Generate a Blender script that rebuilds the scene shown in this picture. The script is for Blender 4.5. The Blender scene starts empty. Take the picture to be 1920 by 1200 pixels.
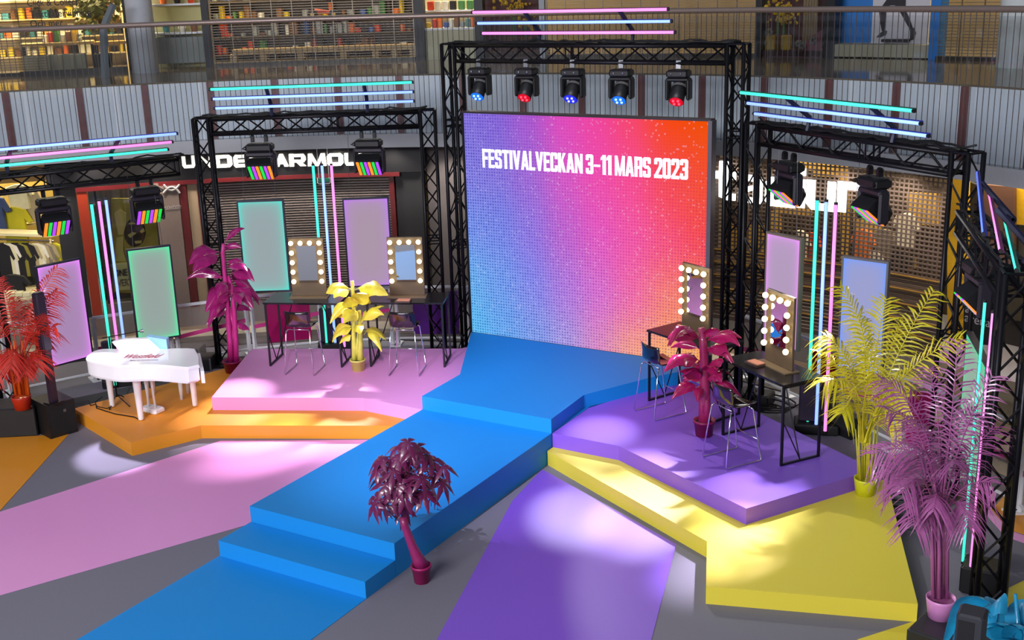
import bpy, bmesh, math, random
from mathutils import Vector, Matrix
from math import sin, cos, pi, radians as R, atan2, hypot
random.seed(7)
SC = bpy.context.scene
COL = SC.collection

# ------------------------------------------------------------------ camera
CAMP = Vector((8.09, 0.0, 6.2)); FPX = 2192.7
YAW, PITCH, ROLL = -0.53862, 0.28185, -0.030906
_F = Vector((sin(YAW)*cos(PITCH), cos(YAW)*cos(PITCH), -sin(PITCH)))
_r = _F.cross(Vector((0, 0, 1))).normalized(); _u = _r.cross(_F)
_R2 = cos(ROLL)*_r + sin(ROLL)*_u; _U2 = -sin(ROLL)*_r + cos(ROLL)*_u
cam = bpy.data.objects.new('camera', bpy.data.cameras.new('camera'))
COL.objects.link(cam); SC.camera = cam
cam.data.sensor_width = 36.0; cam.data.lens = FPX*36/1920
cam.data.clip_start = 0.1; cam.data.clip_end = 300
mw = Matrix((_R2, _U2, -_F)).transposed().to_4x4(); mw.translation = CAMP
cam.matrix_world = mw

# ------------------------------------------------------------------ world, exposure
SC.view_settings.view_transform = 'Standard'; SC.view_settings.look = 'None'
SC.view_settings.gamma = 1.0; SC.view_settings.exposure = 0.0
SC.view_settings.use_curve_mapping = False
W = bpy.data.worlds.new('mall_air'); SC.world = W; W.use_nodes = True
W.node_tree.nodes['Background'].inputs[0].default_value = (0.72, 0.80, 1.0, 1)
W.node_tree.nodes['Background'].inputs[1].default_value = 0.17

def lamp_area(name, loc, target, size, energy, col, sy=None):
    d = bpy.data.lights.new(name, 'AREA'); d.energy = energy; d.color = col; d.size = size
    if sy: d.shape = 'RECTANGLE'; d.size_y = sy
    o = bpy.data.objects.new(name, d); COL.objects.link(o); o.location = loc
    o.rotation_euler = (Vector(target)-Vector(loc)).to_track_quat('-Z', 'Y').to_euler(); return o
def lamp_spot(name, loc, target, energy, col, deg, blend=0.5, rad=0.06):
    d = bpy.data.lights.new(name, 'SPOT'); d.energy = energy; d.color = col
    d.spot_size = R(deg); d.spot_blend = blend; d.shadow_soft_size = rad
    o = bpy.data.objects.new(name, d); COL.objects.link(o); o.location = loc
    o.rotation_euler = (Vector(target)-Vector(loc)).to_track_quat('-Z', 'Y').to_euler(); return o
# skylight over the atrium, unseen fill light added to brighten the gallery fascia
lamp_area('skylight', (0, 5, 17), (0, 8, 0), 14, 350, (0.93, 0.95, 1.0))
lamp_area('fascia_fill', (2, -9, 9.0), (-1, 18, 4.0), 12, 4200, (0.95, 0.95, 1.0), 2.5)
# beams of the wash lights and moving heads on the gantries, thrown out to the stage edges
PKW, PUW, WHW = (1.0, 0.82, 0.95), (0.92, 0.9, 1.0), (0.82, 0.72, 1.0)
lamp_spot('beam_left_wash', (-4.75, 14.15, 3.2), (-4.0, 12.0, 0.4), 1500, PKW, 24, 1.0)
lamp_spot('beam_left_wash_inner', (-3.45, 14.95, 3.2), (-2.35, 12.45, 0.3), 1700, PKW, 20, 1.0)
lamp_spot('beam_head_first', (-1.85, 15.55, 4.35), (-3.05, 11.75, 0.15), 4200, WHW, 12, 1.0)
lamp_spot('beam_head_second', (-1.0, 15.55, 4.35), (-2.6, 11.15, 0.0), 3600, PKW, 14, 1.0)
lamp_spot('beam_far_left_wash', (-6.3, 11.3, 3.0), (-4.6, 10.25, 0.1), 1500, WHW, 20, 0.6)
lamp_spot('beam_head_third', (-0.15, 15.5, 4.35), (2.05, 11.45, 0.0), 1900, PUW, 13, 1.0)
lamp_spot('beam_head_fourth', (0.62, 15.55, 4.35), (1.6, 13.1, 0.4), 1400, PUW, 15, 1.0)
lamp_spot('beam_head_fifth', (1.55, 15.55, 4.35), (2.75, 11.85, 0.2), 3400, WHW, 16, 1.0)
lamp_spot('beam_right_wash', (3.9, 13.9, 3.3), (4.0, 12.2, 0.4), 1000, PUW, 26, 1.0)
lamp_spot('beam_right_wash_outer', (4.75, 13.75, 3.1), (4.15, 11.15, 0.2), 3000, WHW, 20, 1.0)
# soft front lights rigged on the opposite balconies
lamp_spot('front_pink_stage', (4.5, 3.5, 9.5), (-3.6, 13.2, 0.4), 2200, (1.0, 0.86, 0.97), 20, 0.5)
lamp_spot('front_purple_back', (0.5, 4.0, 9.5), (-1.9, 14.3, 0.4), 1100, (0.75, 0.5, 1.0), 16, 0.6)
lamp_spot('front_piano', (-1.0, 5.5, 9.0), (-5.3, 11.3, 0.9), 2000, (1.0, 0.86, 0.95), 13, 0.8)
lamp_spot('front_runway', (0.5, 3.0, 10.0), (0.1, 12.3, 0.4), 7500, (0.72, 0.72, 1.0), 24, 1.0)
lamp_spot('back_yellow_flood', (-0.5, 15.2, 5.2), (5.2, 11.2, 0.2), 700, (1.0, 0.95, 0.85), 40, 0.3, 0.03)

# ------------------------------------------------------------------ unprojection onto real planes
def ray(px, py): return _R2*((px-960)/FPX) - _U2*((py-600)/FPX) + _F
def fl(px, py, z=0.0):
    d = ray(px, py); t = (z-CAMP.z)/d.z; return CAMP + d*t
def hup(px, py, b):
    d = ray(px, py); q = Vector((b[0]-CAMP.x, b[1]-CAMP.y)); t = (d.x*q.x+d.y*q.y)/(d.x*d.x+d.y*d.y); return CAMP.z+t*d.z
def onplane(px, py, b, n=None, off=0.0):
    # point of the upright plane through b (facing the audience seats by default)
    d = ray(px, py)
    if n is None: n = Vector((b[0]-CAMP.x, b[1]-CAMP.y, 0)).normalized()
    t = ((Vector((b[0], b[1], 0))-Vector((CAMP.x, CAMP.y, 0))).dot(n)+off)/d.dot(n); return CAMP+d*t
CX, CY = -0.16, 6.69                       # centre of the round atrium
def pol(r, a, z=0.0): return Vector((CX+r*cos(R(a)), CY+r*sin(R(a)), z))
def cyl(px, py, r):
    d = ray(px, py); ox, oy = CAMP.x-CX, CAMP.y-CY
    a = d.x**2+d.y**2; b = 2*(ox*d.x+oy*d.y); c = ox*ox+oy*oy-r*r
    t = (-b+math.sqrt(b*b-4*a*c))/(2*a); return CAMP+d*t
def ca(px, py, r):
    p = cyl(px, py, r); return math.degrees(atan2(p.y-CY, p.x-CX))

# ------------------------------------------------------------------ materials
def s2l(v):
    v /= 255.0
    return v/12.92 if v <= 0.04045 else ((v+0.055)/1.055)**2.4
def C(r, g, b): return (s2l(r), s2l(g), s2l(b), 1.0)
MATS = {}
def mat(name, rgb=(200, 200, 200), rough=0.6, metal=0.0, emit=0.0, ecol=None, var=0.06, scale=14.0, bump=0.0, coat=0.0, spec=0.5):
    if name in MATS: return MATS[name]
    m = bpy.data.materials.new(name); m.use_nodes = True; nt = m.node_tree; N = nt.nodes; L = nt.links
    bs = N['Principled BSDF']; col = C(*rgb)
    bs.inputs['Roughness'].default_value = rough; bs.inputs['Metallic'].default_value = metal
    bs.inputs['Coat Weight'].default_value = coat; bs.inputs['Specular IOR Level'].default_value = spec
    tc = N.new('ShaderNodeTexCoord'); no = N.new('ShaderNodeTexNoise'); no.inputs['Scale'].default_value = scale; no.inputs['Detail'].default_value = 4
    L.new(tc.outputs['Object'], no.inputs['Vector'])
    mx = N.new('ShaderNodeMix'); mx.data_type = 'RGBA'
    mx.inputs[6].default_value = tuple(max(0, c*(1-var)) for c in col[:3])+(1,)
    mx.inputs[7].default_value = tuple(min(1, c*(1+var)) for c in col[:3])+(1,)
    L.new(no.outputs['Fac'], mx.inputs[0]); L.new(mx.outputs[2], bs.inputs['Base Color'])
    if bump:
        bp = N.new('ShaderNodeBump'); bp.inputs['Strength'].default_value = bump; bp.inputs['Distance'].default_value = 0.01
        L.new(no.outputs['Fac'], bp.inputs['Height']); L.new(bp.outputs['Normal'], bs.inputs['Normal'])
    if emit:
        bs.inputs['Emission Color'].default_value = C(*(ecol or rgb)); bs.inputs['Emission Strength'].default_value = emit
    MATS[name] = m; return m
def glass(name, tint=(235, 240, 245), alpha=0.08, rough=0.05):
    if name in MATS: return MATS[name]
    m = bpy.data.materials.new(name); m.use_nodes = True; nt = m.node_tree; N = nt.nodes; L = nt.links
    N.remove(N['Principled BSDF']); out = N['Material Output']
    tr = N.new('ShaderNodeBsdfTransparent'); tr.inputs[0].default_value = C(*tint)
    gl = N.new('ShaderNodeBsdfGlossy'); gl.inputs['Roughness'].default_value = rough
    fr = N.new('ShaderNodeFresnel'); fr.inputs[0].default_value = 1.45
    ad = N.new('ShaderNodeMath'); ad.inputs[1].default_value = alpha*0.3
    mx = N.new('ShaderNodeMixShader'); L.new(fr.outputs[0], ad.inputs[0]); L.new(ad.outputs[0], mx.inputs[0])
    L.new(tr.outputs[0], mx.inputs[1]); L.new(gl.outputs[0], mx.inputs[2]); L.new(mx.outputs[0], out.inputs[0])
    MATS[name] = m; return m
def film(name, rgb, alpha):
    # coloured see-through film
    m = bpy.data.materials.new(name); m.use_nodes = True; bs = m.node_tree.nodes['Principled BSDF']
    bs.inputs['Base Color'].default_value = C(*rgb); bs.inputs['Alpha'].default_value = alpha; bs.inputs['Roughness'].default_value = 0.25
    MATS[name] = m; return m

BLK = mat('black_powdercoat', (22, 22, 26), 0.45, 0.3)
BLK2 = mat('black_plastic', (18, 18, 21), 0.5)
TRS = mat('truss_black', (26, 25, 30), 0.38, 0.6)
SIL = mat('bright_steel', (190, 190, 195), 0.25, 1.0)
CHR = mat('chrome', (225, 225, 230), 0.12, 1.0)
WHT = mat('white_gloss', (236, 236, 240), 0.25, var=0.02)
WPT = mat('white_paint', (225, 226, 230), 0.45, var=0.03)
GRYM = mat('grey_metal', (120, 122, 128), 0.4, 0.7)
CAB = mat('cable_rubber', (14, 14, 16), 0.6)

# ------------------------------------------------------------------ mesh builder
class MB:
    def __init__(s): s.v = []; s.f = []; s.uv = {}
    def add(s, vs, fs):
        b = len(s.v); s.v += [tuple(v) for v in vs]; s.f += [tuple(i+b for i in f) for f in fs]; return s
    def box(s, c, d, M=None):
        x, y, z = d[0]/2, d[1]/2, d[2]/2; vs = [Vector((i*x, j*y, k*z)) for i in (-1, 1) for j in (-1, 1) for k in (-1, 1)]
        if M is not None: vs = [M @ v for v in vs]
        c = Vector(c); vs = [v+c for v in vs]
        return s.add(vs, [(0, 1, 3, 2), (4, 6, 7, 5), (0, 4, 5, 1), (2, 3, 7, 6), (0, 2, 6, 4), (1, 5, 7, 3)])
    def cbox(s, c, d, b):
        # box with chamfered edges
        X, Y, Z = d[0]/2, d[1]/2, d[2]/2; c = Vector(c); rings = []
        for z, k in ((-Z, b), (-Z+b, 0), (Z-b, 0), (Z, b)):
            x, y = X-k, Y-k; e = b
            rings.append([Vector(p)+c for p in ((x-e, -y, z), (x, -y+e, z), (x, y-e, z), (x-e, y, z), (-x+e, y, z), (-x, y-e, z), (-x, -y+e, z), (-x+e, -y, z))])
        return s.loft(rings)
    def loft(s, rings, cap=True, closed=True):
        n = len(rings[0]); vs = [p for r in rings for p in r]; fs = []
        for i in range(len(rings)-1):
            for j in range(n if closed else n-1):
                k = (j+1) % n; fs.append((i*n+j, i*n+k, (i+1)*n+k, (i+1)*n+j))
        if cap and closed: fs += [tuple(range(n))[::-1], tuple((len(rings)-1)*n+j for j in range(n))]
        return s.add(vs, fs)
    def tube(s, pts, r, n=6, cap=True):
        pts = [Vector(p) for p in pts]; rr = r if isinstance(r, (list, tuple)) else [r]*len(pts); rings = []; up = None
        for i, p in enumerate(pts):
            t = (pts[min(i+1, len(pts)-1)]-pts[max(i-1, 0)]).normalized()
            if up is None: up = Vector((0, 0, 1)) if abs(t.z) < 0.9 else Vector((1, 0, 0))
            a = (up - t*up.dot(t)); a = a.normalized() if a.length > 1e-5 else t.orthogonal().normalized(); b = t.cross(a); up = a
            rings.append([p+(a*cos(2*pi*k/n)+b*sin(2*pi*k/n))*rr[i] for k in range(n)])
        return s.loft(rings, cap)
    def lathe(s, c, prof, n=16, M=None):
        c = Vector(c); rings = []
        for r, z in prof:
            ring = [Vector((r*cos(2*pi*k/n), r*sin(2*pi*k/n), z)) for k in range(n)]
            if M is not None: ring = [M @ v for v in ring]
            rings.append([v+c for v in ring])
        return s.loft(rings)
    def prism(s, poly, z0, z1):
        return s.loft([[Vector((p[0], p[1], z0)) for p in poly], [Vector((p[0], p[1], z1)) for p in poly]])
    def ext(s, poly, d):
        d = Vector(d); return s.loft([[Vector(p) for p in poly], [Vector(p)+d for p in poly]])
    def ball(s, c, r, n=10, m=6, sc=(1, 1, 1)):
        c = Vector(c); prof = [(r*sin(pi*i/m), -r*cos(pi*i/m)) for i in range(m+1)]
        rings = [[Vector((a*cos(2*pi*k/n)*sc[0], a*sin(2*pi*k/n)*sc[1], z*sc[2]))+c for k in range(n)] for a, z in prof]
        rings[0] = [p+Vector((cos(k), sin(k), 0))*1e-4 for k, p in enumerate(rings[0])]
        return s.loft(rings)
    def arc(s, r0, r1, a0, a1, z0, z1, step=3.0):
        n = max(1, int(abs(a1-a0)/step)); rings = []
        for i in range(n+1):
            a = a0+(a1-a0)*i/n
            rings.append([pol(r0, a, z0), pol(r1, a, z0), pol(r1, a, z1), pol(r0, a, z1)])
        return s.loft(rings)
    def build(s, name, m, parent=None, smooth=False, world=True):
        me = bpy.data.meshes.new(name)
        off = parent.location if (parent is not None and world and parent.type == 'EMPTY') else Vector((0, 0, 0))
        if parent is not None and parent.parent is not None and world: off = parent.parent.location
        if parent is not None and parent.type != 'EMPTY' and parent.parent is None and world: off = parent.location
        me.from_pydata([(v[0]-off[0], v[1]-off[1], v[2]-off[2]) for v in s.v], [], s.f)
        bm = bmesh.new(); bm.from_mesh(me); bmesh.ops.recalc_face_normals(bm, faces=bm.faces); bm.to_mesh(me); bm.free()
        if smooth: me.polygons.foreach_set('use_smooth', [True]*len(me.polygons))
        me.materials.append(m); o = bpy.data.objects.new(name, me); COL.objects.link(o)
        if parent is not None: o.parent = parent
        return o

ORD = ['first', 'second', 'third'] + ['%dth' % k for k in range(4, 21)] + ['21st', '22nd', '23rd'] + ['%dth' % k for k in range(24, 31)] + ['31st', '32nd', '33rd'] + ['%dth' % k for k in range(34, 41)]
def tag(o, label=None, cat=None, group=None, kind=None):
    if label: o['label'] = label
    if cat: o['category'] = cat
    if group: o['group'] = group
    if kind: o['kind'] = kind
    return o
def thing(name, label, cat, loc=(0, 0, 0), rz=0.0, group=None):
    o = bpy.data.objects.new(name, None); o.empty_display_size = 0.1; COL.objects.link(o)
    o.location = loc; o.rotation_euler = (0, 0, rz); return tag(o, label, cat, group)
def copy_tree(src, loc, rz, label, group=None):
    r = src.copy(); COL.objects.link(r); r.location = loc; r.rotation_euler = (0, 0, rz); r['label'] = label
    if group: r['group'] = group
    for ch in list(src.children):
        c = ch.copy(); COL.objects.link(c); c.parent = r
        for g in list(ch.children):
            d = g.copy(); COL.objects.link(d); d.parent = c
    return r
def inst(src, parent, M=None, m=None):
    o = src.copy(); COL.objects.link(o)
    if m is not None:
        o.data = src.data.copy(); o.data.materials.clear(); o.data.materials.append(m)
    o.parent = parent
    if M is not None: o.matrix_local = M
    return o
def text_obj(name, s, m, parent, M, size=1.0, xs=1.0, extrude=0.01, offset=0.0, space=1.0):
    cu = bpy.data.curves.new('lettering', 'FONT'); cu.body = s; cu.size = size; cu.extrude = extrude; cu.offset = offset; cu.space_character = space
    t = bpy.data.objects.new('lettering', cu); COL.objects.link(t); bpy.context.view_layer.update()
    me = bpy.data.meshes.new_from_object(t.evaluated_get(bpy.context.evaluated_depsgraph_get()))
    bpy.data.objects.remove(t); me.transform(M @ Matrix.Rotation(pi/2, 4, 'X') @ Matrix.Diagonal((xs, 1, 1, 1)))
    me.materials.clear(); me.materials.append(m); o = bpy.data.objects.new(name, me); COL.objects.link(o)
    if parent is not None: o.parent = parent
    return o
def frame(o, xdir):
    # matrix: local x along xdir (upright plane), y into the plane, z up, origin o
    x = Vector((xdir[0], xdir[1], 0)).normalized(); y = Vector((-x.y, x.x, 0)); M = Matrix((x, y, Vector((0, 0, 1)))).transposed().to_4x4()
    M.translation = Vector(o); return M
# ------------------------------------------------------------------ the setting
def struct(name, mb, m, parent=None, smooth=False):
    o = mb.build(name, m, parent, smooth)
    if parent is None: o['kind'] = 'structure'
    return o
FLO = mat('grey_carpet_floor', (118, 116, 128), 0.8, var=0.05, scale=60, bump=0.15)
struct('floor', MB().prism([(-26, -6), (22, -6), (22, 30), (-26, 30)], -0.3, 0.0), FLO)
ST = mat('pale_stone', (176, 164, 140), 0.35, var=0.08); STB = mat('brown_stone', (104, 84, 60), 0.4, var=0.12)
STG = mat('dark_tile', (72, 68, 66), 0.25, var=0.15)
struct('trim_1', MB().arc(10.45, 10.85, 30, 175, 0.0, 0.02), STG)
struct('trim_2', MB().arc(10.85, 11.35, 30, 175, 0.0, 0.10), ST)
struct('trim_3', MB().arc(11.35, 11.75, 30, 175, 0.0, 0.06), STB)
struct('trim_4', MB().arc(11.75, 13.4, 30, 175, 0.0, 0.02), STG)
# upper storey: slab, fascia, panels
UF = mat('upper_floor_stone', (118, 106, 88), 0.07, var=0.3, scale=3)
struct('floor_upper', MB().arc(12.32, 30, 20, 180, 4.42, 4.6), UF)
struct('ceiling', MB().arc(12.36, 30, 20, 180, 3.3, 3.42), mat('soffit', (150, 150, 152), 0.7))
fas = MB().arc(12.40, 12.6, 20, 180, 3.34, 4.58, 2.0); fascia = struct('wall_fascia', fas, mat('fascia_backing', (120, 122, 128), 0.6))
PANM = mat('fascia_panel', (222, 228, 236), 0.35, var=0.04, scale=2)
MULM = mat('bronze_mullion', (128, 82, 80), 0.4, 0.1)
mul_px = [17, 155, 278, 400, 520, 752, 870, 982, 1092, 1203, 1316, 1432, 1553, 1678, 1806, 1935]
mul_a = sorted([ca(x, 230, 12.3) for x in mul_px] + [26, 33, 40, 47, 155, 163, 171, ca(637, 230, 12.3)])
for i in range(len(mul_a)-1):
    a0, a1 = mul_a[i], mul_a[i+1]
    MB().arc(12.31, 12.39, a0+0.22, a1-0.22, 3.52, 4.57, 2.0).build('panel', PANM, fascia)
for a in mul_a:
    MB().arc(12.27, 12.40, a-0.28, a+0.28, 3.52, 4.57, 1.0).build('mullion', MULM, fascia)
MB().arc(12.14, 12.6, 20, 180, 3.27, 3.52, 2.0).build('edge_band', mat('edge_band_white', (172, 174, 180), 0.5), fascia)
# balcony railing
rl = thing('balcony_railing', 'grey balcony railing of thin rods in front of the upper shops', 'railing', (CX, CY, 0))
hr = []
for i in range(81): hr.append(pol(12.2, 20+160*i/80, 5.64))
MB().tube(hr, 0.045, 8).build('handrail', mat('handrail_bronze', (150, 132, 124), 0.35, 0.5), rl, True)
RODM = mat('railing_rod', (92, 84, 84), 0.4, 0.2)
rods = []
a = 38.0; k = 0
while a < 166 and k < 285:
    r_ = 12.16
    if not rods:
        rb = MB().tube([Vector((0, 0, 3.5)), Vector((0, 0, 5.61))], 0.0062, 5).build('baluster', RODM, rl, world=False)
    else: rb = inst(rods[0], rl)
    p = pol(r_, a); rb.location = (p.x-CX, p.y-CY, 0); rods.append(rb); a += 0.46 + (0.09 if k % 5 == 0 else -0.02); k += 1
GLR = glass('railing_glass', (250, 252, 253), 0.10)
for i in range(18):
    a0 = 38+i*7.1
    MB().arc(12.20, 12.21, a0+0.1, a0+7.0, 3.5, 5.55, 1.8).build('glass_pane', GLR, rl)
# upper back walls
UWL = mat('upper_shop_wall', (104, 90, 68), 0.8, var=0.2, scale=2)
struct('wall_upper', MB().arc(20.0, 20.3, 20, 180, 4.6, 9.0), UWL)
struct('ceiling_upper', MB().arc(16.2, 20.0, 20, 180, 7.62, 7.8), mat('upper_ceiling', (120, 116, 110), 0.8))
RU = 16.45
def uang(px): return ca(px, 90, RU)
def upanel(px0, px1, z0, z1, r=RU, th=0.06): return MB().arc(r, r+th, uang(px1), uang(px0), z0, z1, 1.5)
GRL = mat('grille_bronze', (118, 106, 92), 0.4, 0.5)
def grille(px0, px1, label, pitch=0.055, z1=7.4):
    g = thing('roller_grille', label, 'grille', (CX, CY, 0)); mb = MB(); a0, a1 = uang(px1), uang(px0); z = 4.66
    while z < 6.9:
        mb.arc(RU-0.01, RU+0.01, a0, a1, z, z+0.012, 2.5); z += pitch
    o = mb.build('bars', GRL, g); o['kind'] = 'stuff'
    n = max(2, int((a1-a0)/1.4)); mb = MB()
    for i in range(n+1):
        a = a0+(a1-a0)*i/n; mb.arc(RU-0.015, RU+0.015, a-0.03, a+0.03, 4.66, 6.9)
    mb.build('links', GRL, g)['kind'] = 'stuff'
    MB().arc(RU-0.03, RU+0.03, a0, a1, 4.6, 4.66, 2).build('bottom_bar', mat('grille_foot', (60, 54, 48), 0.4, 0.4), g)
    MB().arc(RU-0.12, RU+0.12, a0, a1, 6.9, 7.58, 2).build('roller_box', mat('roller_box', (84, 78, 72), 0.5), g)
grille(-140, 85, 'bronze roller grille of the warm upper shop at the railing end')
grille(399, 778, 'long bronze roller grille in front of the toy shelves upstairs')
grille(1026, 1416, 'bronze roller grille of the dim upper shop above the big screen')
grille(1756, 1884, 'bronze roller grille between blue window frame and white column')
for p0, p1, z1, nm, mt, lb in ((384, 397, 7.6, 'shop_post', BLK, None), (780, 798, 7.6, 'shop_post', BLK, None), (893, 909, 7.6, 'shop_post', BLK, None), (1014, 1024, 7.6, 'shop_post', mat('pale_post', (150, 156, 164), 0.5), None), (1418, 1430, 7.6, 'shop_post', BLK, None), (1546, 1565, 7.6, 'shop_post', BLK, None), (238, 250, 7.6, 'shop_post', BLK, None)):
    upanel(p0, p1, 4.6, z1, RU-0.1, 0.3).build('pillar', mt)['kind'] = 'structure'
# round columns upstairs
for i, (px, rr, mt) in enumerate(((272, 0.27, mat('column_grey', (196, 200, 210), 0.45)), (1908, 0.34, mat('column_white', (226, 234, 238), 0.45)))):
    p = cyl(px, 120, 15.4); MB().lathe((p.x, p.y, 4.6), [(rr, 0), (rr, 4.4)], 24).build('column_%d' % (i+1), mt, None, True)['kind'] = 'structure'
# upper shop lamps
WARM = (1.0, 0.82, 0.5)
for a, e in ((66, 110), (76, 95), (84, 120), (92, 50), (99, 50), (107, 120), (112, 150), (117, 85), (125, 80), (131, 150), (138, 270), (145, 360), (152, 260)):
    p = pol(18.2, a, 7.45); lamp_area('shop_ceiling_lamp', p, (p.x, p.y, 0), 1.6, e, WARM)
def ush(px, py, r=18.0): return cyl(px, py, r)
# --- left warm shop, glass lettering, tables
TXB = mat('black_lettering', (16, 14, 14), 0.5)
sg = thing('shop_window', 'upper shop window with black service lettering in Swedish', 'window', (CX, CY, 0))
MB().arc(RU-0.3, RU-0.29, uang(236), uang(30), 4.7, 7.4, 1.5).build('pane', glass('shop_glass', (235, 235, 230), 0.06), sg)
MB().arc(RU-0.34, RU-0.24, uang(236), uang(30), 4.6, 4.7, 1.5).build('sill', mat('grille_foot'), sg)
for s, x0, x1, yb in (('Click & Collect', 51, 146, 12), ('Textil\u00e5tervinning', 56, 171, 33), ('Och mer', 57, 118, 51)):
    p = cyl(x0, yb, RU-0.32); q = cyl(x1, yb-4, RU-0.32); w = (q-p).length
    F_ = frame((p.x-CX, p.y-CY, p.z), (q-p)); cap = 0.155 if s[0] == 'T' or s[0] == 'C' else 0.155
    o = text_obj('lettering', s, TXB, sg, F_, 0.2, 1.0, 0.003, 0.002)
    mx = max(v.co.x*F_[0][0]+v.co.y*F_[1][0] for v in o.data.vertices); mn = min(v.co.x*F_[0][0]+v.co.y*F_[1][0] for v in o.data.vertices)
    k = w/(mx-mn); o.data.transform(F_ @ Matrix.Diagonal((k, 1, 1, 1)) @ F_.inverted())
def goods_box(name, label, cat, p, d, m, rz=0.0, group=None, taper=0.0):
    o = MB().cbox((0, 0, d[2]/2), d, min(d)*0.12).build(name, m); o.location = p; o.rotation_euler = (0, 0, rz); return tag(o, label, cat, group)
WDP = mat('pale_wood', (196, 164, 108), 0.5, var=0.15)
def table_simple(label, px, py, r, w, dep, h, m, group=None):
    p = cyl(px, py, r); rz = atan2(p.y-CY, p.x-CX)-pi/2
    t = thing('display_table', label, 'table', (p.x, p.y, 4.6), rz, group)
    MB().box((0, 0, h-0.03), (w, dep, 0.06)).build('tabletop', m, t, world=False)
    for i in (-1, 1):
        for j in (-1, 1): MB().box((i*(w/2-0.05), j*(dep/2-0.05), (h-0.06)/2), (0.05, 0.05, h-0.06)).build('leg', BLK, t, world=False)
    return t
t = table_simple('pale wooden display table in the warm upper shop', 115, 128, 17.4, 1.5, 0.8, 0.62, WDP)
t2 = table_simple('dark display table beside the indoor tree upstairs', 225, 118, 17.2, 1.0, 0.6, 0.6, mat('honey_wood', (214, 160, 70), 0.5))
GC = {n: mat('goods_'+n, c, 0.5) for n, c in dict(red=(200, 60, 30), orange=(222, 110, 40), yellow=(220, 190, 40), white=(225, 220, 205), blue=(60, 90, 160), green=(70, 130, 70), black=(26, 24, 24), teal=(60, 130, 140), brown=(120, 80, 50), grey=(140, 146, 150), gold=(216, 176, 70)).items()}
for k, (px, cn) in enumerate(((88, 'white'), (97, 'red'), (108, 'green'), (120, 'white'), (132, 'brown'), (143, 'gold'), (150, 'grey'))):
    p = cyl(px, 90, 17.3); goods_box('display_box', cn+' goods on the pale table of the warm upper shop, '+ORD[k]+' in line', 'box', (p.x, p.y, 5.22), (0.12, 0.1, 0.16+0.06*(k % 3)), GC[cn], 0.3)
for k, px in enumerate((60, 82, 106, 128, 150)):
    p = cyl(px, 118, 17.0); goods_box('grey_folder', ORD[k]+' grey boxed goods in the row below the pale display table', 'box', (p.x, p.y, 4.62), (0.3, 0.12, 0.36), GC['grey'], 0.5, 'boxed goods under the warm shop table')
# shelf walls in the upper left shop
def shelf_unit(label, px0, px1, r, zs, m, name='shelf_unit'):
    s_ = thing(name, label, 'shelf', (CX, CY, 0)); a0, a1 = ca(px1, 90, r), ca(px0, 90, r)
    MB().arc(r+0.36, r+0.42, a0, a1, 4.6, zs[-1]+0.5, 2).build('back', m, s_)
    for z in zs: MB().arc(r, r+0.38, a0, a1, z-0.03, z, 2).build('shelf', m, s_)
    for a in (a0, a1): MB().arc(r, r+0.38, a-0.06, a+0.06, 4.6, zs[-1]+0.5).build('side', m, s_)
    return s_
shelf_unit('warm lit wall shelf at the back of the upper left shop', -60, 236, 18.6, (4.9, 5.3, 5.7, 6.1), mat('shelf_cream', (206, 186, 140), 0.6))
rr = random.Random(3)
for iz, z in enumerate((4.9, 5.3, 5.7)):
    for ip, px in enumerate(range(-30, 232, 15)):
        p = cyl(px, 60, 18.75); cn = rr.choice(['white', 'gold', 'brown', 'orange', 'black', 'teal', 'white', 'yellow'])
        goods_box('shelf_goods', '%s goods on the %s warm back shelf upstairs, %s from the left' % (cn, ('lower', 'middle', 'upper')[iz], ORD[ip]), 'box', (p.x, p.y, z), (rr.uniform(0.08, 0.16), 0.12, rr.uniform(0.12, 0.28)), GC[cn], rr.uniform(0.4, 0.7), 'goods on the warm back shelves')
# indoor tree with leaning panel
p = cyl(195, 118, 16.9); tr = thing('indoor_tree', 'bushy green indoor tree in the warm upper shop', 'plant', (p.x, p.y, 4.6))
MB().lathe((p.x, p.y, 4.6), [(0.16, 0), (0.2, 0.35), (0.18, 0.36)], 14).build('pot', GC['black'], tr)
MB().tube([(p.x, p.y, 4.9), (p.x+0.03, p.y, 5.4), (p.x, p.y, 5.9)], 0.03).build('trunk', GC['brown'], tr)
mb = MB(); r2 = random.Random(5)
for i in range(460):
    u, v, w = r2.gauss(0, 0.22), r2.gauss(0, 0.22), r2.gauss(0, 0.2); c = Vector((p.x+u, p.y+v, 5.88+w)); d = Vector((r2.gauss(0, 1), r2.gauss(0, 1), r2.gauss(0, 1))).normalized()
    e = d.orthogonal().normalized(); L_ = 0.13; mb.add([c, c+d*L_*0.5+e*0.045, c+d*L_, c+d*L_*0.5-e*0.045], [(0, 1, 2, 3)])
mb.build('leaves', mat('tree_leaf', (112, 112, 34), 0.5, var=0.4, scale=6), tr)['kind'] = 'stuff'
p = cyl(180, 47, 16.0); q = cyl(208, 12, 16.0)
dv = Vector((0.06, -0.02, 0.0)); pl = MB().ext([cyl(190, 155, 14.4), cyl(199, 155, 14.4), cyl(195, 52, 14.4), cyl(212, 10, 14.4), cyl(205, 7, 14.4), cyl(186, 52, 14.4)], (0.03, 0.06, 0)).build('leaning_sign', mat('slate_sign', (96, 104, 110), 0.5)); tag(pl, 'slim grey bent sign post standing behind the railing', 'sign')
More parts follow.
